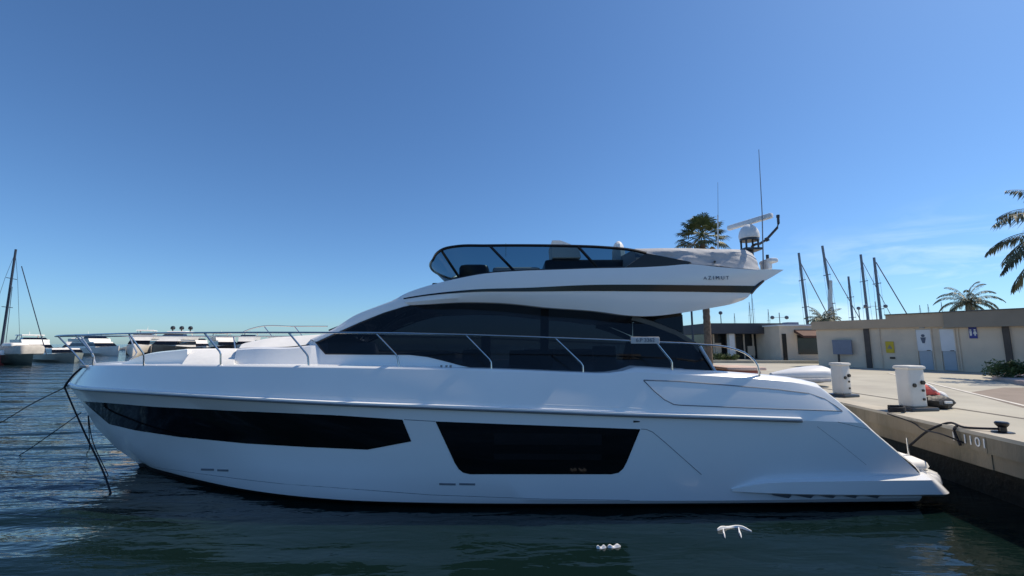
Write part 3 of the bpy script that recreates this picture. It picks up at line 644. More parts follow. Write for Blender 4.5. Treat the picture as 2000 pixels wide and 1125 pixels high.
# radar dome and open array on the aft end of the flybridge
YR = 7.95; rc = P(1464, 476, YR)
rd = B().lathe((rc.x, YR, P(1464, 468, YR).z), [(.148, 0), (.174, .026), (.178, .078), (.165, .148), (.13, .217), (.078, .27), (.026, .29)], 24).build('radar_dome', 'white', fly)
rb = B(); zl = P(1464, 488, YR).z
rb.lathe((rc.x, YR, P(1464, 471, YR).z), [(.165, 0), (.165, .043)], 20)
for dx, dy in ((-.11, -.09), (.11, -.09), (-.11, .09), (.11, .09)): rb.tube([(rc.x + dx, YR + dy, zl), (rc.x + dx, YR + dy, P(1464, 470, YR).z)], .017, 6)
rb.box((rc.x, YR, zl), (.32, .28, .04)).tube([(rc.x, YR, zl), (rc.x, YR, zl - .55)], .06, 10).build('radar_mount', 'darkgrey', rd)
pa, pb_ = P(1422, 446, 8.5), P(1508, 420, 7.6); pm = lerp(pa, pb_, .5); zb_ = (pa.z + pb_.z) / 2
dirv = (pb_ - pa); dirv.z = 0
B().rbox((pm.x, pm.y, zb_), (dirv.length, .087, .095), math.atan2(dirv.y, dirv.x), .026).build('radar_array', 'white', rd)
B().tube([(rc.x, YR, rc.z + .2), (pm.x, pm.y, zb_ - .04)], .045, 8).build('array_pedestal', 'white', rd)
hk = [P(1468, 482, 8.0), P(1476, 477, 8.0), P(1484, 476, 8.0), P(1497, 468, 8.0), P(1518, 445, 8.0), P(1520.5, 436, 8.0), P(1519.5, 420, 8.0)]
B().tube(hk, .024, 7).tube([P(1496, 464, 8.0), P(1500, 471, 8.0)], .034, 7).tube([P(1519.5, 425, 8.0), P(1519.5, 420, 8.0)], .031, 7).build('light_pole', 'darkgrey', fly)
B().tube([P(1491, 525, 7.7), P(1488.5, 415, 7.7), P(1482, 292, 7.7)], .012, 6, .005).build('antenna', 'mast', fly)
B().tube([P(1403, 487, 8.3), P(1402, 356, 8.3)], .007, 5, .0035).build('antenna', 'trim', fly)
B().tube([P(1402.5, 489, 8.3) - V((0, 0, .4)), P(1402.5, 489, 8.3), P(1402, 420, 8.3)], .0135, 5).build('antenna_base', 'white', fly)
a = P(1501, 511, 7.75); B().rbox(a, (.16, .36, .08), 0, .03).rbox(a + V((-.05, 0, -.09)), (.08, .26, .13), 0, .02).build('aft_locker', 'white', fly)
a = P(1499, 503, 7.75); B().tube([a + V((0, 0, -.05)), a + V((0, 0, .05))], .026, 8).build('stern_light', 'darkgrey', fly)

# guard rails
RLN = [(108, 657, 0), (111, 655.8, .22), (125, 655, .45), (148, 654.5, .6), (190, 653, .98), (252, 651.5, 1.45), (320, 650.5, 1.66), (399, 650, 1.84), (564, 649.5, 2.04), (734, 650.5, 2.16), (909, 654, 2.2), (1084, 660, 2.22), (1281, 668, 2.22), (1365, 672.5, 2.21), (1428, 680, 2.2), (1462, 694, 2.2), (1479, 713, 2.2), (1484, 738, 2.2)]
rl = spline([Q(p) for p in RLN], 150)
rail = B().tube(rl, .0155, 8).mirror(YC).build('guard_rail', 'steel', yacht)
STN = [((113, 656, .24), (140, 684, .2), (166, 714, .12), None), ((148, 654.5, .6), (183, 693, .5), (182, 714.5, .36), None), ((252, 652, 1.45), (281, 692, 1.3), (281, 714, 1.25), 1), ((399, 650, 1.84), (431, 689, 1.8), (431, 715, 1.78), 1), ((564, 650, 2.04), (601, 694, 2.02), (603, 717, 2.02), 1), ((734, 651, 2.16), (776, 695, 2.16), (780, 720, 2.16), 1), ((909, 654, 2.2), (959, 705, 2.2), (960, 725, 2.2), 1), ((1084, 660.5, 2.22), (1138, 712, 2.2), (1139, 731, 2.2), 1), ((1281, 668.5, 2.22), (1312, 706, 2.2), (1313, 728, 2.2), 1)]
for a, b, c, k in STN:
    for mm in (0, 1):
        q = [Q(a), lerp(Q(a), Q(b), .93), Q(b) + (Q(c) - Q(b)) * .12, Q(c)]
        if mm: q = [mir(p) for p in q]
        B().tube(q, .0145, 7).build('stanchion', 'steel', rail)
pp = Q((1260, 664.5, 2.26)); plx = Q((1288, 664.5, 2.26)).x - Q((1232, 664.5, 2.26)).x
pl = B().rbox(pp, (plx, .02, .105), 0, .009).build('number_plate', 'greycushion', rail)
text('6.P 3362', .085, 'plate_lettering', 'ink', pl, pp + V((0, -.013, 0)), (R(90), 0, 0), .003)
for x_ in (862, 872, 880): 
    a = Q((x_, 715.5, 1.95)); B().tube([a + V((0, 0, -.04)), a + V((0, 0, .02))], .018, 8).build('deck_filler', 'rub', yacht)
cl = Q((160, 716, .2)); B().rbox(cl + V((.05, 0, .0)), (.16, .08, .06), 0, .02).build('bow_roller', 'rub', yacht)

# ------------------------------------------------------------------ mooring ropes
def rope(pts, r, label, sag=0.0, name='mooring_rope', n=28, group=None):
    q = spline(pts, n)
    for i, p in enumerate(q): p.z -= sag * 4 * (i / (n - 1)) * (1 - i / (n - 1))
    return tag(B().tube(q, r, 7).build(name, 'rope'), label, 'rope', group)
bt_ = P(126, 757, YC - .1)
rope([P(161, 717, YC - .18), P(146, 730, YC - .15), P(131, 748, YC - .16), bt_], .02, 'thick dark rope wrapped over the tip of the bow')
rope([bt_, P(165, 845, 8.55), P(205, 930, 7.9), Pz(224, 971, 0) + V((0, 0, -.1))], .015, 'thick dark rope hanging from the bow tip steeply down into the water')
rope([bt_, P(60, 790, 10.2), P(0, 826, 11.2), P(-90, 872, 12)], .011, 'dark mooring line running from the bow out past the left edge', .0)
rope([P(158, 806, 9.1), P(90, 852, 9.3), Pz(33, 892, -.05)], .009, 'thin dark line slanting from the stem left into the rippled water', .03)
rope([P(173, 812, 9.1), P(178, 850, 8.9), Pz(214, 935, -.05)], .008, 'thin dark line hanging just behind the thick bow rope', 0.0)
rope([P(172, 812, 9.15), P(174, 845, 9.15), Pz(170, 886, -.05)], .008, 'thinnest dark line dropping straight down from the stem', 0.0)
RA = [Pz(1774, 872, .62), ept(7.62, .035, ZQ - .03), ept(7.56, -.06, ZQ + .03)]
bol = Pz(1959, 846, ZQ)
rope(RA + [Pz(1886, 835, ZQ + .03), bol + V((0, 0, .06))], .018, 'dark stern rope lying over the quay edge to the black bollard')
rope([Pz(1733, 808, ZQ + .03), ept(8.2, .03, ZQ - .05), P(1800, 834, 7.9), P(1850, 850, 7.2), ept(7.15, .035, ZQ - .2)], .013, 'dark rope slung along the face of the quay wall', .03)
rope([ept(7.33, -.04, ZQ + .03), ept(7.3, .03, ZQ - .02), ept(7.26, .035, ZQ - .16), ept(7.22, .03, ZQ - .26)], .02, 'thick dark rope end hanging over the quay edge across the painted number')

# ------------------------------------------------------------------ quay furniture
bo = thing('bollard', 'squat black bollard on the quay edge holding a dark rope', 'bollard', bol)
B().lathe(bol, [(.13, 0), (.13, .02), (.06, .03)], 18).build('base_plate', 'black', bo)
B().lathe(bol + V((0, 0, .02)), [(.05, 0), (.05, .07), (.075, .1), (.085, .13), (.07, .15), (.02, .155)], 18).build('post', 'black', bo)
numo = thing('quay_number', 'white painted number 1 1101 on the face of the quay wall', 'number', ept(7.1, .0, ZQ - .16))
for dy_, ch_ in ((.27, '1'), (.06, '1'), (-.04, '1'), (-.16, '0'), (-.27, '1')):
    text(ch_, .2, 'digit', 'inkwhite', numo, ept(7.1 + dy_, .002, ZQ - .15), (R(90), 0, math.atan2(-ew.y, -ew.x)), .004)

def pedestal(pxc, pyb, wpx, hpx, label, rz):
    p = Pz(pxc, pyb, ZQ); sc = p.y / F / 1.0; wd = wpx * sc * .68; hh = hpx * sc
    o = thing('service_pedestal', label, 'power pedestal', p, 'service pedestals along the quay edge')
    B().rbox(p + V((0, .18, .035)), (wd * 1.5, .5, .07), rz, .02).build('base_plate', 'darkgrey', o)
    bd = B(); 
    bd.rbox(p + V((0, .18, .07 + hh / 2)), (wd * .9, .3, hh), rz, .05).build('cabinet', 'cream', o)
    B().rbox(p + V((0, .18, .07 + hh)), (wd * .98, .35, .07), rz, .03).build('cap', 'cream', o)
    fx = wd * .45
    for sx_, zz, yy in ((1, .62, .0), (1, .42, -.02), (1, .2, .02), (-1, .55, .02)):
        c = V((sx_ * (fx - .10), -.155, .07 + hh * zz)); c2 = V((c.x * cos(rz) - c.y * sin(rz), c.x * sin(rz) + c.y * cos(rz), c.z))
        q = p + V((0, .18, 0)) + c2; d = V((sin(rz), -cos(rz), 0))
        B().tube([q - d * .02, q + d * (.015 + .02 * (zz > .6))], .042 if zz > .5 else .026, 10).build('socket', 'black', o)
    return o
pedestal(1800, 803, 60, 75, 'cream service pedestal beside the red and black bag', R(8))
pedestal(1656, 776, 40, 57, 'cream service pedestal beside the white dinghy, farther along the quay', R(18))
# bag and life jacket
bp_ = Pz(1846, 801, ZQ)
bg_ = thing('duffel_bag', 'black holdall with red and white gear piled on it beside the pedestal', 'bag', bp_)
def lump(c, d, seed, tilt=0, n=14, m=9):
    rn = random.Random(seed); c = V(c); rs = []
    for j in range(m + 1):
        a = pi * j / m; ring = []
        for k in range(n):
            t = 2 * pi * k / n; w_ = 1 + .12 * sin(3 * t + seed + j) + rn.uniform(-.05, .05)
            x, y_, z = d[0] * sin(a) * cos(t) * w_, d[1] * sin(a) * sin(t) * w_, -d[2] * cos(a)
            z = max(z, -d[2] * .7); ring.append(c + V((x * cos(tilt) + z * sin(tilt), y_, -x * sin(tilt) + z * cos(tilt))))
        rs.append(ring)
    return B().rings(rs, True, True)
lump(bp_ + V((.02, .3, .13)), (.42, .26, .18), 3, .1).build('bag_body', 'bagblack', bg_)
lump(bp_ + V((-.06, .34, .33)), (.28, .18, .16), 5, .5).build('life_jacket', 'redcloth', bg_)
lump(bp_ + V((.03, .33, .36)), (.22, .14, .11), 8, .65).build('white_cloth', 'cushion', bg_)
lump(bp_ + V((.24, .30, .24)), (.14, .1, .1), 9, .6).build('white_cloth', 'cushion', bg_)
B().rbox(bp_ + V((.12, .035, .15)), (.16, .03, .05), 0, .01).build('bag_patch', 'cushion', bg_)
# coil of rope on the edge by the pedestal
cp = Pz(1752, 806, ZQ)
tag(B().tube([cp + V((.16 * cos(a * .5) * (1 + .2 * sin(a)), .1 * sin(a * .5), .02 + .008 * a * .3)) for a in range(44)], .02, 6).build('rope_coil', 'rope'), 'small dark coil of rope lying at the quay edge by the nearer pedestal', 'rope')
# dinghy on the quay
dl0, dr0 = Pz(1502, 752, ZQ), Pz(1628, 754, ZQ)
dpos = V(((dl0.x + dr0.x) / 2, (dl0.y + dr0.y) / 2, ZQ)); dlen = (dr0 - dl0).length
di = thing('dinghy', 'white covered dinghy lying on the quay just behind the stern', 'dinghy', dpos)
rs = []
for i in range(22):
    s = i / 21; x = dpos.x + (s - .5) * dlen; k = (1 - (1 - min(1, s * 1.15)) ** 1.8); e = sqrt(max(0, 1 - max(0, (s - .8) / .2) ** 2))
    hh = (.16 + .36 * k) * max(e, .05) ; wv = (.12 + .5 * k) * max(e, .12); zc = ZQ + .25 + .06 * s
    rs.append([V((x, dpos.y + wv * cos(t) * .9, max(ZQ + .01, zc + hh * .55 * sin(t) + .07))) for t in [2 * pi * q / 18 for q in range(18)]])
B().rings(rs, True, True).build('dinghy_cover', 'white', di, angle=60)
B().tube([(dpos.x - dlen * .35, dpos.y - .5, ZQ + .2), (dpos.x + dlen * .28, dpos.y - .62, ZQ + .22)], .06, 8).build('dinghy_tube', 'cover', di)

# ------------------------------------------------------------------ long harbour building on the right
W0 = V((20.55, 28.6, 0)); 
def wallpt(px):      # plan point of the wall line seen at a column of the picture
    a = Pz(1640, 716.5, ZQ); b = Pz(1930, 727.5, ZQ); d = (b - a); k = (px - CX) / F
    # solve x/(t) on the ground line: use ray in plan at eye level
    r = ray(px, 672); 
    den = r.x * d.y - r.y * d.x; t = (a.x * d.y - a.y * d.x) / den
    return V((r.x * t, r.y * t, 0))
wa, wc, wd_ = wallpt(1596), wallpt(1868), wallpt(2160)
wdir = (wd_ - wa).normalized(); wnrm = V((-wdir.y, wdir.x, 0))
if wnrm.dot(V((0, 0, 0)) - wa) < 0: wnrm = -wnrm
def wat(p, z, o): return V((p.x, p.y, z)) + wnrm * o
bd = thing('harbour_building', 'long low beige flat roofed building with dark pillars on the right of the quay', 'building', wa + V((0, 0, ZQ)))
zr = 3.83
def wslab(p0, p1, z0, z1, o0, o1, name, m, par): 
    return B().prism([wat(p0, z0, o0), wat(p1, z0, o0), wat(p1, z0, o1), wat(p0, z0, o1)], (0, 0, z1 - z0)).build(name, m, par, smooth=False)
wslab(wa, wc, ZQ - .02, zr - .05, 0, -9, 'wall', 'render', bd)
wslab(wc + wdir * .004, wd_ + wdir * 4, ZQ - .02, zr - .06, .03, -9.1, 'wall', 'render', bd)
wslab(wa - wdir * .15, wallpt(1738), zr - .50, zr, .2, -9.2, 'fascia', 'fascia', bd)
wslab(wallpt(1738.4), wallpt(1853), zr - .50, zr + .2, .23, -9.2, 'fascia', 'fascia', bd)
wslab(wallpt(1853.4), wd_ + wdir * 4.1, zr - .56, zr + .2, .42, -9.25, 'fascia', 'fasciadark', bd)
wslab(wallpt(1737), wallpt(1853), zr + .2, zr + .25, .3, -9.2, 'roof_edge', 'roof', bd)
wslab(wallpt(1853.4), wd_ + wdir * 4.1, zr + .2, zr + .25, .47, -9.2, 'roof_edge', 'roof', bd)
wslab(wallpt(1690), wallpt(1700.5), ZQ, zr - .51, .10, .035, 'pillar', 'brown', bd)
wslab(wallpt(1962), wallpt(1976), ZQ, zr - .57, .14, .035, 'pillar', 'brown', bd)
for x0_, x1_ in ((1792, 1820), (1838, 1866)):
    a, b = wallpt(x0_), wallpt(x1_); 
    dr = wslab(a, b, ZQ + 1.0, ZQ + 2.1, .05, .004, 'door', 'doorwhite', bd)
    wslab(a + wdir * .04, b - wdir * .02, ZQ + .03, ZQ + .99, .045, .004, 'door_base', 'doorgrey', dr)
    wslab(a - wdir * .05, a - wdir * .002, ZQ, ZQ + 2.15, .07, .004, 'door_frame', 'render', dr)
    wslab(b + wdir * .002, b + wdir * .05, ZQ, ZQ + 2.15, .07, .004, 'door_frame', 'render', dr)
for px_ in (1816, 1862):
    p = wallpt(px_); B().tube([wat(p, ZQ + 1.02, .05), wat(p, ZQ + 1.02, .1), wat(p - wdir * .12, ZQ + 1.02, .1)], .018, 6).build('door_handle', 'brown', bd)
for px_ in (1805, 1852):
    p = wallpt(px_); B().rbox(wat(p, ZQ + 2.22, .05), (.22, .1, .1), math.atan2(wdir.y, wdir.x), .03).build('wall_lamp', 'cover', bd)
for px_ in (1874, 1720):
    p = wallpt(px_); B().tube([wat(p, zr - .52, .07), wat(p, ZQ + .02, .07)], .032, 7).build('downpipe', 'render', bd)
def wsign(x0_, x1_, z0, z1, name, m, label, cat, o=.06):
    a, b = wallpt(x0_), wallpt(x1_)
    return tag(wslab(a, b, z0, z1, o, .036, name, m, None), label, cat)
def ztop(px, py): p = wallpt(px); return P(px, py, p.y).z
def pict(par, px, py, pts_list, m, name, scale, o=.064):
    p = wallpt(px); z = ztop(px, py)
    b = B()
    for pts in pts_list:
        b.prism([wat(p + wdir * (x * scale), z + y_ * scale, o) for x, y_ in pts], tuple(wnrm * .006))
    return b.build(name, m, par, smooth=False)
def disc(cx, cy, r): return [(cx + r * cos(2 * pi * k / 14), cy + r * sin(2 * pi * k / 14)) for k in range(14)]
ys = wsign(1730, 1746, ztop(1738, 689), ztop(1738, 667), 'yellow_sign', 'yellow', 'yellow notice plate on the beige wall between the pillar and the doors', 'sign')
pict(ys, 1738, 679, [[(-.12, -.06), (.12, -.06), (0, .16)]], 'fasciadark', 'sign_mark', 1.0)
wsign(1736, 1746, ztop(1741, 701), ztop(1741, 697), 'wall_vent', 'black', 'small dark slot low on the beige wall under the yellow sign', 'vent')
bs = wsign(1896, 1912, ztop(1904, 661), ztop(1904, 637), 'blue_sign', 'blue', 'blue square sign with white figures on the beige wall right of the doors', 'sign', .07)
pict(bs, 1904, 649, [disc(-.14, .2, .07), [(-.22, .1), (-.06, .1), (-.08, -.3), (-.20, -.3)], disc(.13, .2, .07), [(.07, .1), (.19, .1), (.27, -.15), (.18, -.15), (.18, -.3), (.08, -.3), (.08, -.15), (-.01, -.15)]], 'inkwhite', 'sign_mark', .55, .075)
ds = pict(None, 1805, 662, [disc(0, .17, .075), [(-.11, .08), (.11, .08), (.05, -.22), (-.05, -.22)]], 'ink', 'door_sign', 1.0, .056)
tag(ds, 'small dark figure symbol on the left white door', 'sign')
nb = thing('notice_board', 'blue grey notice board on one leg before the beige wall', 'notice board', wat(wallpt(1648), ZQ, .25))
a, b = wallpt(1630), wallpt(1667)
B().prism([wat(a, ztop(1648, 692), .3), wat(b, ztop(1648, 692), .3), wat(b, ztop(1648, 692), .2), wat(a, ztop(1648, 692), .2)], (0, 0, ztop(1648, 664) - ztop(1648, 692))).build('board', 'bluegrey', nb, smooth=False)
lg = wallpt(1638); wslab(lg, lg + wdir * .09, ZQ, ztop(1638, 691), .29, .21, 'leg', 'brown', nb)

# ------------------------------------------------------------------ kiosk and pavilion
def facebox(px0, px1, Y, z0, z1, depth, name, m, par, y_off=0.0):
    a, b = P(px0, 672, Y).x, P(px1, 672, Y).x
    return B().box(((a + b) / 2, Y + y_off + depth / 2, (z0 + z1) / 2), (b - a, depth, z1 - z0)).build(name, m, par, smooth=False)
def zat(py, Y): return P(CX, py, Y).z
YK = 37.0
ki = thing('kiosk', 'small white kiosk with a brown awning over its wide window', 'building', (P(1580, 672, YK).x, YK, ZQ))
facebox(1524, 1640, YK, ZQ, zat(637, YK), 5, 'wall', 'render', ki)
facebox(1520, 1642, YK, zat(637, YK), zat(634, YK), 5.2, 'roof', 'white', ki, -.1)
facebox(1558, 1612, YK, zat(692, YK), zat(655, YK), .06, 'window', 'shopglass', ki, -.05)
aw = B(); a, b = P(1552, 672, YK).x, P(1613, 672, YK).x
aw.prism([(a, YK - .05, zat(644, YK)), (a, YK - .05, zat(650, YK)), (a, YK - 1.2, zat(660, YK)), (a, YK - 1.2, zat(656, YK))], (b - a, 0, 0)).build('awning', 'awning', ki, smooth=False)
facebox(1528, 1536, YK, ZQ, zat(652, YK), .06, 'door', 'shopglass', ki, -.05)
rt = B(); a = P(1569, 672, YK).x; rt.rbox((a, YK + 1.5, zat(632, YK)), (1.0, .8, .35), 0, .04).build('roof_unit', 'bluegrey', ki)
YP = 40.0
pv = thing('pavilion', 'glass fronted pavilion with a dark flat fascia and white columns', 'building', (P(1450, 672, YP).x, YP, ZQ))
facebox(1375, 1520, YP, zat(652, YP), zat(632, YP), 7, 'fascia', 'darkfascia', pv, -.8)
facebox(1384, 1518, YP, ZQ, zat(652, YP) - .01, 5, 'glass_front', 'shopglass', pv, .6)
for x_ in (1420, 1512): facebox(x_, x_ + 10, YP, ZQ, zat(651.5, YP) - .02, .5, 'column', 'white', pv, -.5)
for x_ in (1398, 1440, 1458, 1476, 1494): facebox(x_, x_ + 2.6, YP, ZQ, zat(652, YP) - .02, .08, 'mullion', 'render', pv, .5)
for x_, wv, h0 in ((1466, 14, 676), (1488, 10, 664), (1402, 12, 670)): facebox(x_, x_ + wv, YP, ZQ + .3, zat(h0, YP), .05, 'shop_poster', 'render', pv, .53)
fb_ = thing('distant_house', 'pale grey building far behind the dark pavilion', 'building', (P(1360, 672, 62).x, 62, ZQ))
facebox(1325, 1384, 62, ZQ, zat(640, 62), 3.5, 'wall', 'render', fb_)
facebox(1322, 1386, 62, zat(640, 62), zat(637, 62), 3.6, 'roof', 'white', fb_)
for x_ in (1340, 1356, 1370): facebox(x_, x_ + 6, 62, zat(660, 62), zat(648, 62), .05, 'window', 'shopglass', fb_, -.04)
# low wall, planting, kerbs
a, b = Pz(1395, 709, ZQ), Pz(1645, 710.5, ZQ)
tag(B().prism([a, b, b + V((0, .35, 0)), a + V((0, .35, 0))], (0, 0, .2)).build('low_wall', 'conc', smooth=False), 'low pale concrete kerb wall before the pavilion and kiosk', 'wall')
def shrub(c, d, n, label, seed, name='shrub', leaf=.09):
    rn = random.Random(seed); o = thing(name, label, 'shrub', c); fo = B(); st = B(); c = V(c)
    cl = [(V((rn.uniform(-1, 1), rn.uniform(-1, 1), rn.uniform(.1, 1))), rn.uniform(.25, .5)) for _ in range(16)]
    for p, r_ in cl[:9]: st.tube([c, c + V((p.x * d[0] * .6, p.y * d[1] * .6, p.z * d[2] * .8))], .02, 5, .006)
    for i in range(n):
        p, r_ = cl[i % 16]; q = V((rn.gauss(0, 1), rn.gauss(0, 1), rn.gauss(0, 1))).normalized() * r_ * rn.uniform(.5, 1.1)
        e = V(((p.x * .75 + q.x) * d[0], (p.y * .75 + q.y) * d[1], max(.02, (p.z * .75 + q.z) * d[2])))
        e += c; u_ = V((rn.uniform(-1, 1), rn.uniform(-1, 1), rn.uniform(-.2, 1))).normalized(); v_ = u_.cross(V((rn.uniform(-1, 1), rn.uniform(-1, 1), rn.uniform(-1, 1)))).normalized()
        l = leaf * rn.uniform(.7, 1.4); fo.add([e, e + u_ * l * .5 + v_ * l * .22, e + u_ * l, e + u_ * l * .5 - v_ * l * .22], [(0, 1, 2, 3)])
    st.build('stems', 'trunk', o); fo.build('foliage', 'bush', o, smooth=False, merge=0); return o
isl = Pz(2010, 740, ZQ)
ip = [Pz(1938, 741, ZQ), Pz(1990, 752, ZQ), Pz(2120, 768, ZQ), Pz(2160, 735, ZQ), Pz(1960, 733, ZQ)]
struct(B().prism([(p.x, p.y, ZQ) for p in ip], (0, 0, .14)).build('kerb_island', 'kerb', smooth=False))
shrub(Pz(1975, 736, ZQ + .14), (.9, .5, .55), 2600, 'low green shrub on the pink kerbed island at the foot of the right pillar', 4)
shrub(Pz(2045, 738, ZQ + .14), (1.0, .6, .6), 2200, 'low green shrub at the right edge of the picture', 14)
shrub(Pz(1398, 704, ZQ), (1.0, .5, .55), 1500, 'small green planting before the left end of the pavilion', 6, leaf=.14)
shrub(Pz(1428, 704, ZQ), (.7, .4, .5), 900, 'small green clump beside the white pavilion column', 16, leaf=.14)

# ------------------------------------------------------------------ lamps
def lamp(px, py, Y, half, label, arms=True):
    base_ = V((P(px, 672, Y).x, Y, ZQ)); zt = P(px, py, Y).z
    o = thing('street_lamp', label, 'street lamp', base_, 'globe lamps on the quay')
    B().tube([base_, base_ + V((0, 0, zt - ZQ + (.5 if arms else 0)))], .06, 8, .04).build('pole', 'mastdark' if not arms else 'mast', o)
    dx = half / F * Y
    if arms: B().tube([V((base_.x - dx, Y, zt)), V((base_.x + dx, Y, zt))], .02, 6).build('cross_arm', 'mast', o)
    for s in ((-1, 1) if arms else (0,)):
        B().lathe((base_.x + s * dx, Y, zt - .2), [(.05, 0), (.17, .08), (.2, .2), (.16, .32), (.06, .38)], 12).build('globe', 'lamp', o)
    return o
lamp(1526.5, 620, 46, 14, 'double globe street lamp between the flybridge stern and the kiosk')
lamp(1718, 598, 46, 19.5, 'double globe street lamp rising behind the beige roof among the masts')
lamp(1411, 611, 46, 0, 'single globe street lamp seen under the flybridge', False)
lamp(1684, 602, 50, 0, 'single globe street lamp left of the double lamp behind the beige roof', False)
pb0 = V((P(1354, 672, 27).x, 27, ZQ))
tag(B().tube([pb0, pb0 + V((0, 0, 5.6))], .07, 8, .06).build('flagpole', 'mastdark'), 'plain dark pole on the quay just left of the palm trunk', 'pole')

# ------------------------------------------------------------------ palms
def trunk_mesh(base_, top_, r0, r1, rings=40):
    rs = []; base_ = V(base_); top_ = V(top_)
    for i in range(rings + 1):
        t = i / rings; p = lerp(base_, top_, t); r = lerp(r0, r1, t) * (1 + (.09 if i % 2 else -.02))
        rs.append([p + V((r * cos(2 * pi * k / 12), r * sin(2 * pi * k / 12), 0)) for k in range(12)])
    return B().rings(rs, True, True)
def fan_palm(base_, zc, rad, label, seed, nl=54):
    rn = random.Random(seed); base_ = V(base_); top_ = V((base_.x, base_.y, zc)); o = thing('fan_palm', label, 'palm tree', base_)
    trunk_mesh(base_, top_ - V((0, 0, rad * .15)), .24, .17).build('trunk', 'trunk', o)
    cr, dead = B(), B()
    for i in range(nl):
        el = R(lerp(88, -38, (i / nl) ** .85)) + rn.uniform(-.1, .1); az = i * 2.39996 + rn.uniform(-.2, .2)
        d = V((cos(el) * cos(az), cos(el) * sin(az), sin(el))); pl_ = rad * rn.uniform(.5, .68)
        tip = top_ + d * pl_ + V((0, 0, -.06 * rad)); b = dead if (el < R(-24) and rn.random() < .7) else cr
        b.tube([top_, lerp(top_, tip, .5) + V((0, 0, .04 * rad)), tip], .016, 4)
        side = d.cross(V((0, 0, 1))).normalized() if abs(d.z) < .98 else V((1, 0, 0)); up = side.cross(d).normalized()
        fl_ = rad * rn.uniform(.36, .46); nb_ = 17
        for k in range(nb_):
            a = R(lerp(-118, 118, k / (nb_ - 1))); dd = (d * cos(a) + side * sin(a)).normalized(); ln = fl_ * (1 - .3 * abs(a) / R(118)) * rn.uniform(.85, 1.1)
            wv = (up.cross(dd)).normalized() * fl_ * .062; e = tip + dd * ln - V((0, 0, ln * .28)) + up * .02; mid = tip + dd * ln * .6
            b.add([tip, mid + wv, e, mid - wv], [(0, 1, 2, 3)])
    cr.build('crown', 'fan', o, smooth=False, merge=0); dead.build('dry_leaves', 'deadleaf', o, smooth=False, merge=0); return o
def feather_palm(base_, zc, rad, label, seed, nf_=30, leaf=.42, droop=1.0, trunk_r=.25):
    rn = random.Random(seed); base_ = V(base_); top_ = V((base_.x, base_.y, zc)); o = thing('feather_palm', label, 'palm tree', base_)
    trunk_mesh(base_, top_, trunk_r, trunk_r * .8).build('trunk', 'trunk', o); cr = B()
    for i in range(nf_):
        az = i * 2.39996 + rn.uniform(-.25, .25); el = R(lerp(75, -12, i / nf_)) + rn.uniform(-.1, .1); ln = rad * rn.uniform(.92, 1.12)
        p = V(top_); d = V((cos(el) * cos(az), cos(el) * sin(az), sin(el))); pts = [V(p)]; st = 22
        for s in range(st):
            d = (d + V((0, 0, -.085 * droop * (0.4 + s / st)))).normalized(); p = p + d * ln / st; pts.append(V(p))
        cr.tube(pts, .03, 4, .006)
        for s in range(3, st + 1):
            dd = (pts[s] - pts[s - 1]).normalized(); side = dd.cross(V((0, 0, 1)))
            side = side.normalized() if side.length > .05 else V((1, 0, 0))
            prof = leaf * rad / 3 * (sin(pi * min(1, (s + 2) / (st + 3))) ** .6)
            for sub in range(3):
                b0 = lerp(pts[s - 1], pts[s], sub / 3)
                for sg in (-1, 1):
                    q = (side * sg * rn.uniform(.5, .9) + dd * .55 - V((0, 0, rn.uniform(.35, .9)))).normalized(); l = prof * rn.uniform(.8, 1.15)
                    wv = q.cross(V((rn.uniform(-.3, .3), rn.uniform(-.3, .3), 1))).normalized() * .026 * rad / 3
                    m_ = b0 + q * l * .5; e = b0 + q * l - V((0, 0, l * .15)); cr.add([b0, m_ + wv, e, m_ - wv], [(0, 1, 2, 3)])
    cr.build('crown', 'feather', o, smooth=False, merge=0); return o
fan_palm((P(1383, 672, 29).x, 29, ZQ), P(1371, 462, 29).z, 1.9, 'tall fan palm whose round crown shows above the flybridge cover', 2)
feather_palm((P(1902, 672, 42).x, 42, ZQ), P(1902, 592, 42).z, 2.65, 'drooping feather palm standing behind the beige roof on the right', 5, 24, .5, 1.3, .3)
feather_palm((P(1614, 672, 46).x, 46, ZQ), P(1612, 626, 46).z, 1.9, 'small bushy palm top just above the left end of the beige roof', 9, 26, .7, .9)
feather_palm((22.6, 16.6, ZQ), P(2085, 452, 16.6).z - .35, 3.4, 'large near palm at the right edge with only its drooping frond tips in view', 12, 32, .66, 1.15, .3)

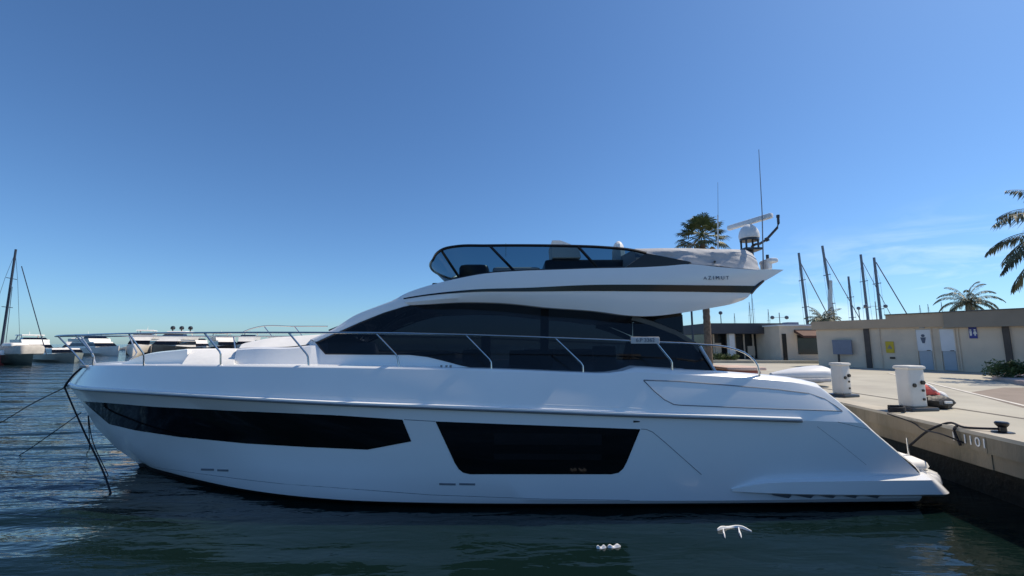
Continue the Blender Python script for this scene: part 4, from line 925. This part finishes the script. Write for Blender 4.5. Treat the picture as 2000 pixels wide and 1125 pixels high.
# ------------------------------------------------------------------ sailing boats: masts behind the buildings and one on the left
def sailboat(px, pyt, pyb, Y, r, stays, label, m='mast', hull_len=11.0, rz=0.0, hull_m='boatwhite', group='sailing boat masts behind the buildings', thick=None, pxb=None):
    zt = P(px, pyt, Y).z; tx = P(px, pyt, Y).x; bx = P(px, pyt, Y).x; o = thing('sailing_boat', label, 'sailing boat', (bx, Y, 0), group)
    if pxb:
        q0 = P(pxb, pyb, Y); rk = (q0.x - tx) / (zt - q0.z); o.location.x = bx = tx + rk * (zt - .9)
    rs = []; L2 = hull_len / 2; c, s_ = cos(rz), sin(rz)
    for i in range(13):
        s = i / 12; x = (s - .45) * hull_len; bw = 1.7 * (sin(pi * min(1, .12 + s * .9)) ** .7) * (1 if s < .9 else (1 - s) / .1 * .95 + .05); zd = 1.0 + .35 * s * s
        sec = [(-bw, zd), (-bw * .9, .3), (-bw * .4, -.3), (bw * .4, -.3), (bw * .9, .3), (bw, zd)]
        rs.append([V((bx + x * c - y_ * s_, Y + x * s_ + y_ * c, z)) for y_, z in sec])
    hu = B().rings(rs, True, True).build('hull', hull_m, o)
    B().rbox((bx + .3 * c, Y + .3 * s_, 1.35), (hull_len * .36, 1.8, .75), rz, .2).build('cabin', 'boatwhite', o)
    B().tube([(bx, Y, .9), (tx, Y, zt)], r, 8, r * .8).build('mast', m, o)
    sp = B()
    for k in (.45, .72): sp.tube([(lerp(bx, tx, k) - .9 * s_, Y - .9 * c, lerp(1, zt, k)), (lerp(bx, tx, k) + .9 * s_, Y + .9 * c, lerp(1, zt, k))], r * .3, 5)
    sp.build('spreaders', m, o)
    for sg in (-1, 1):
        B().tube([(tx, Y, lerp(1, zt, .97)), (lerp(bx, tx, .72) + .9 * sg * s_ + .12 * sg, Y + .9 * sg * c, lerp(1, zt, .72)), (bx + 1.5 * sg * (abs(s_) + .25), Y + 1.5 * sg * c, 1.1)], .022, 4).build('shroud', m, o)
    B().tube([(bx, Y, 2.1), (bx - 3.8 * c, Y - 3.8 * s_, 2.1)], .09, 6).build('boom', m, o)
    for (x1, y1, x2, y2, rr_) in stays:
        a, b = P(x1, y1, Y), P(x2, y2, Y); d = b - a; b2 = a + d * ((a.z - 1.1) / max(a.z - b.z, .1))
        B().tube([a, b2], rr_, 5).build('stay', m, o)
    if thick: B().tube([P(thick[0], thick[1], Y), P(thick[0] + 1, thick[2], Y)], thick[3], 8).build('furled_sail', 'boatwhite', o)
    return o
sailboat(1560, 494, 630, 76, .24, [(1563, 512, 1612, 606, .08)], 'grey mast leftmost of the tall row, rising above the kiosk roof', pxb=1577)
sailboat(1606, 480, 605, 78, .25, [(1610, 500, 1662, 592, .07)], 'tallest grey mast of the row with a pale furled sail low on it', thick=(1621, 548, 640, .36), pxb=1626)
sailboat(1657, 540, 622, 84, .22, [], 'shortest grey mast of the row, left of the close pair', pxb=1665)
sailboat(1681, 497, 620, 78, .24, [(1684, 510, 1735, 606, .05)], 'left grey mast of the close pair over the beige roof', pxb=1695)
sailboat(1707, 503, 618, 78, .25, [(1711, 512, 1767, 606, .09)], 'right grey mast of the close pair, its stay slanting down to the right', pxb=1720)
for i, (x_, yt) in enumerate(((1463, 590), (1468, 574), (1500, 604), (1434, 612), (1796, 596), (1812, 594), (1838, 590))):
    lab = ['hair thin mast under the flybridge stern, left of a taller one', 'taller hair thin mast under the flybridge stern', 'faint thin mast above the dark pavilion right end', 'faint short mast above the dark pavilion', 'faint short mast tip left of two others on the right roof', 'faint short mast tip between two others on the right roof', 'faint short mast tip nearest the drooping palm'][i]
    sailboat(x_, yt, 630, 110 + i * 3, .09, [], lab, group='faint distant masts')
ls = P(40, 487, 54)
lsb = sailboat(31, 487, 665, 54, .14, [(42, 520, 82, 662, .05), (24, 560, 12, 664, .03)], 'sailing boat at far left with a tall dark mast and dark green hull', 'mastdark', 13, R(-20), 'hullgreen', None)
cx_ = P(55, 690, 54); B().rbox((cx_.x, 53.2, 1.75), (5.2, 2.2, 1.2), R(-20), .35).build('canvas_cover', 'canvas', lsb)
B().rbox((cx_.x - .6, 53.0, 2.35), (2.2, 1.6, .5), R(-20), .2).build('sprayhood', 'boatwhite', lsb)

# ------------------------------------------------------------------ distant motor boats across the basin
def motorboat(px, pyw, Lm, Bm, hgt, rz, label, hull_m='boatwhite', domes=0, fly=True, group='motor boats moored across the basin', dark_top=False):
    base_ = Pz(px, pyw, 0); o = thing('moored_motor_boat', label, 'motor boat', (0, 0, 0), group); k = hgt / 4.5
    def T(x, y_, z): return V((x, y_, z))
    rs = []
    for i in range(13):
        s = i / 12; x = (s - .5) * Lm; bw = Bm / 2 * (1 - max(0, (s - .45) / .55) ** 2.2 * .97); zd = (1.25 + .55 * s * s) * k
        rs.append([T(x, y_, z) for y_, z in ((-bw, zd), (-bw * .93, .45 * k), (-bw * .5, -.3), (bw * .5, -.3), (bw * .93, .45 * k), (bw, zd))])
    B().rings(rs, True, True).build('hull', hull_m, o)
    def house(x0, x1, w0, z0, z1, rake0, rake1, w1, name, m, par=o):
        return B().add([T(x0, -w0, z0), T(x1, -w0, z0), T(x1, w0, z0), T(x0, w0, z0), T(x0 + rake0, -w1, z1), T(x1 - rake1, -w1, z1), T(x1 - rake1, w1, z1), T(x0 + rake0, w1, z1)], [(3, 2, 1, 0), (4, 5, 6, 7), (0, 1, 5, 4), (1, 2, 6, 5), (2, 3, 7, 6), (3, 0, 4, 7)]).build(name, m, par, smooth=False)
    hw = Bm * .38
    sup = house(-Lm * .36, Lm * .24, hw, 1.35 * k, 2.55 * k, .1, Lm * .10, hw * .88, 'superstructure', 'boatwhite')
    house(-Lm * .37 - .01, Lm * .225, hw * 1.01, 1.75 * k, 2.3 * k, .1, Lm * .055, hw * .93, 'window_band', 'blackglass', sup)
    if fly:
        fl_ = house(-Lm * .42, Lm * .08, hw * .98, 2.56 * k, 3.15 * k, -.1, Lm * .03, hw * 1.02, 'flybridge', 'boatwhite')
        house(-Lm * .1, Lm * .05, hw * .9, 3.151 * k, 3.5 * k, .0, Lm * .05, hw * .8, 'windscreen', 'blackglass', fl_)
        house(-Lm * .33, -Lm * .05, hw * .85, 3.85 * k, 4.0 * k, 0, .2, hw * .8, 'hardtop', 'darkgrey' if dark_top else 'boatwhite', fl_)
        for sg in (-1, 1):
            B().tube([T(-Lm * .3, sg * hw * .8, 3.1 * k), T(-Lm * .26, sg * hw * .75, 3.86 * k)], .1, 6).build('arch_leg', 'boatwhite', fl_)
            B().tube([T(-Lm * .09, sg * hw * .8, 3.1 * k), T(-Lm * .1, sg * hw * .75, 3.86 * k)], .05, 6).build('arch_leg', 'boatwhite', fl_)
        B().tube([T(-Lm * .22, 0, 4.0 * k), T(-Lm * .23, 0, 4.6 * k)], .05, 6, .02).build('antenna', 'boatwhite', fl_)
        for d in range(domes):
            y_ = (d - (domes - 1) / 2) * hw * .8
            B().lathe(T(-Lm * .2, y_, 4.0 * k), [(.12, 0), (.12, .35), (.4, .45), (.48, .75), (.36, 1.1), (.1, 1.22)], 12).build('satellite_dome', 'hullnavy', fl_)
    o.location = base_; o.rotation_euler.z = rz; return o
motorboat(-78, 714, 9, 3.2, 3.0, R(25), 'red hulled boat cut off by the left edge', 'hullred', 0, False)
motorboat(118, 706, 11, 4.2, 3.3, R(-30), 'white motor boat with a sage grey hull beside the green sailing boat', 'hullgrey', 0, False)
motorboat(186, 694, 17, 5.0, 5.2, R(-22), 'white flybridge boat seen between the first bow rail stanchions', 'boatwhite', 0, True)
motorboat(276, 694, 16, 4.8, 6.3, R(-60), 'white flybridge boat left of the one with dark domes', 'boatwhite', 0, True)
motorboat(336, 694, 19, 5.6, 6.0, R(-72), 'white motor yacht with a dark hull and dark satellite domes on top', 'hullnavy', 3, True)
motorboat(436, 692, 16, 5.2, 5.8, R(-44), 'white flybridge boat with a dark hull behind the bow cushions', 'hullnavy', 0, True)
motorboat(482, 692, 16, 4.8, 6.0, R(-67), 'white motor boat with a dark hardtop partly hidden by the sunpad', 'boatwhite', 0, True, dark_top=True)
motorboat(62, 700, 14, 4.4, 4.6, R(-30), 'white flybridge boat behind the far left sailing boat', 'boatwhite', 0, True)
motorboat(148, 692, 13, 4.4, 4.4, R(-62), 'small white flybridge boat just left of the bow rail tip', 'boatwhite', 0, True)
motorboat(385, 690, 15, 4.8, 5.0, R(-40), 'white flybridge boat right of the one with dark domes', 'boatwhite', 0, True)
motorboat(305, 688, 15, 4.6, 5.0, R(-64), 'white flybridge boat half hidden beside the dark domed yacht', 'boatwhite', 0, True)
motorboat(530, 688, 15, 4.8, 5.2, R(-70), 'white boat top just visible over the sunpad', 'boatwhite', 0, True)
# breakwater
bw_ = B(); rn = random.Random(5); a, b = Pz(-260, 684, 0), Pz(720, 684, 0)
for i in range(170):
    t = i / 169; p = lerp(a, b, t) + V((rn.uniform(-.4, .4), rn.uniform(-1.5, 1.5), 0)); s = rn.uniform(.7, 1.4)
    bw_.rings([[p + V((s * r_ * cos(q * pi / 3 + i), s * r_ * 1.1 * sin(q * pi / 3 + i), z * s)) for q in range(6)] for r_, z in ((1.3, -.4), (1.25, .3), (.9, .85), (.35, 1.05))], True, True)
tag(bw_.build('breakwater', 'rock', smooth=False), 'low grey stone breakwater along the horizon behind the moored boats', 'breakwater')
# pontoon piles
for x_ in (249, 256):
    p = Pz(x_, 692, 0); tag(B().tube([p + V((0, 0, -.5)), p + V((0, 0, 2.2))], .32, 8).build('mooring_pile', 'hullnavy'), 'dark mooring pile between the moored white boats', 'pile', 'mooring piles')

# ------------------------------------------------------------------ white strips laid on the water to paint sun glints
def glint_shape(pts, wd, label):
    o = thing('painted_glint', label, 'painted glint', pts[0][0]); b = B()
    for line, w_ in pts[1:]:
        q = spline([Pz(x, y_, .012) for x, y_ in line], 14); rows = []
        for i, p in enumerate(q):
            d = (q[min(i + 1, 13)] - q[max(i - 1, 0)]).normalized(); n = V((-d.y, d.x, 0)); k = w_ * sin(pi * (.08 + .84 * i / 13)); z = .012 + .012 * sin(i * .8)
            rows.append([p - n * k + V((0, 0, -.01)), p - n * k * .6 + V((0, 0, z)), p + n * k * .6 + V((0, 0, z)), p + n * k + V((0, 0, -.01))])
        b.rings(rows, True, True)
    b.build('glint_strip', 'glint', o); return o
glint_shape([(Pz(1432, 1036, 0),), ([(1401, 1035), (1418, 1029), (1435, 1028), (1450, 1031), (1468, 1037)], .024), ([(1412, 1033), (1416, 1050)], .012), ([(1442, 1031), (1448, 1050)], .014)], 0, 'white curved painted sun glint with two tails on the water below the stern')
glint_shape([(Pz(1188, 1069, 0),), ([(1165, 1069.5), (1184, 1068)], .022), ([(1187, 1068), (1212, 1066)], .026)], 0, 'pair of small white painted sun glints on the dark water before the hull')
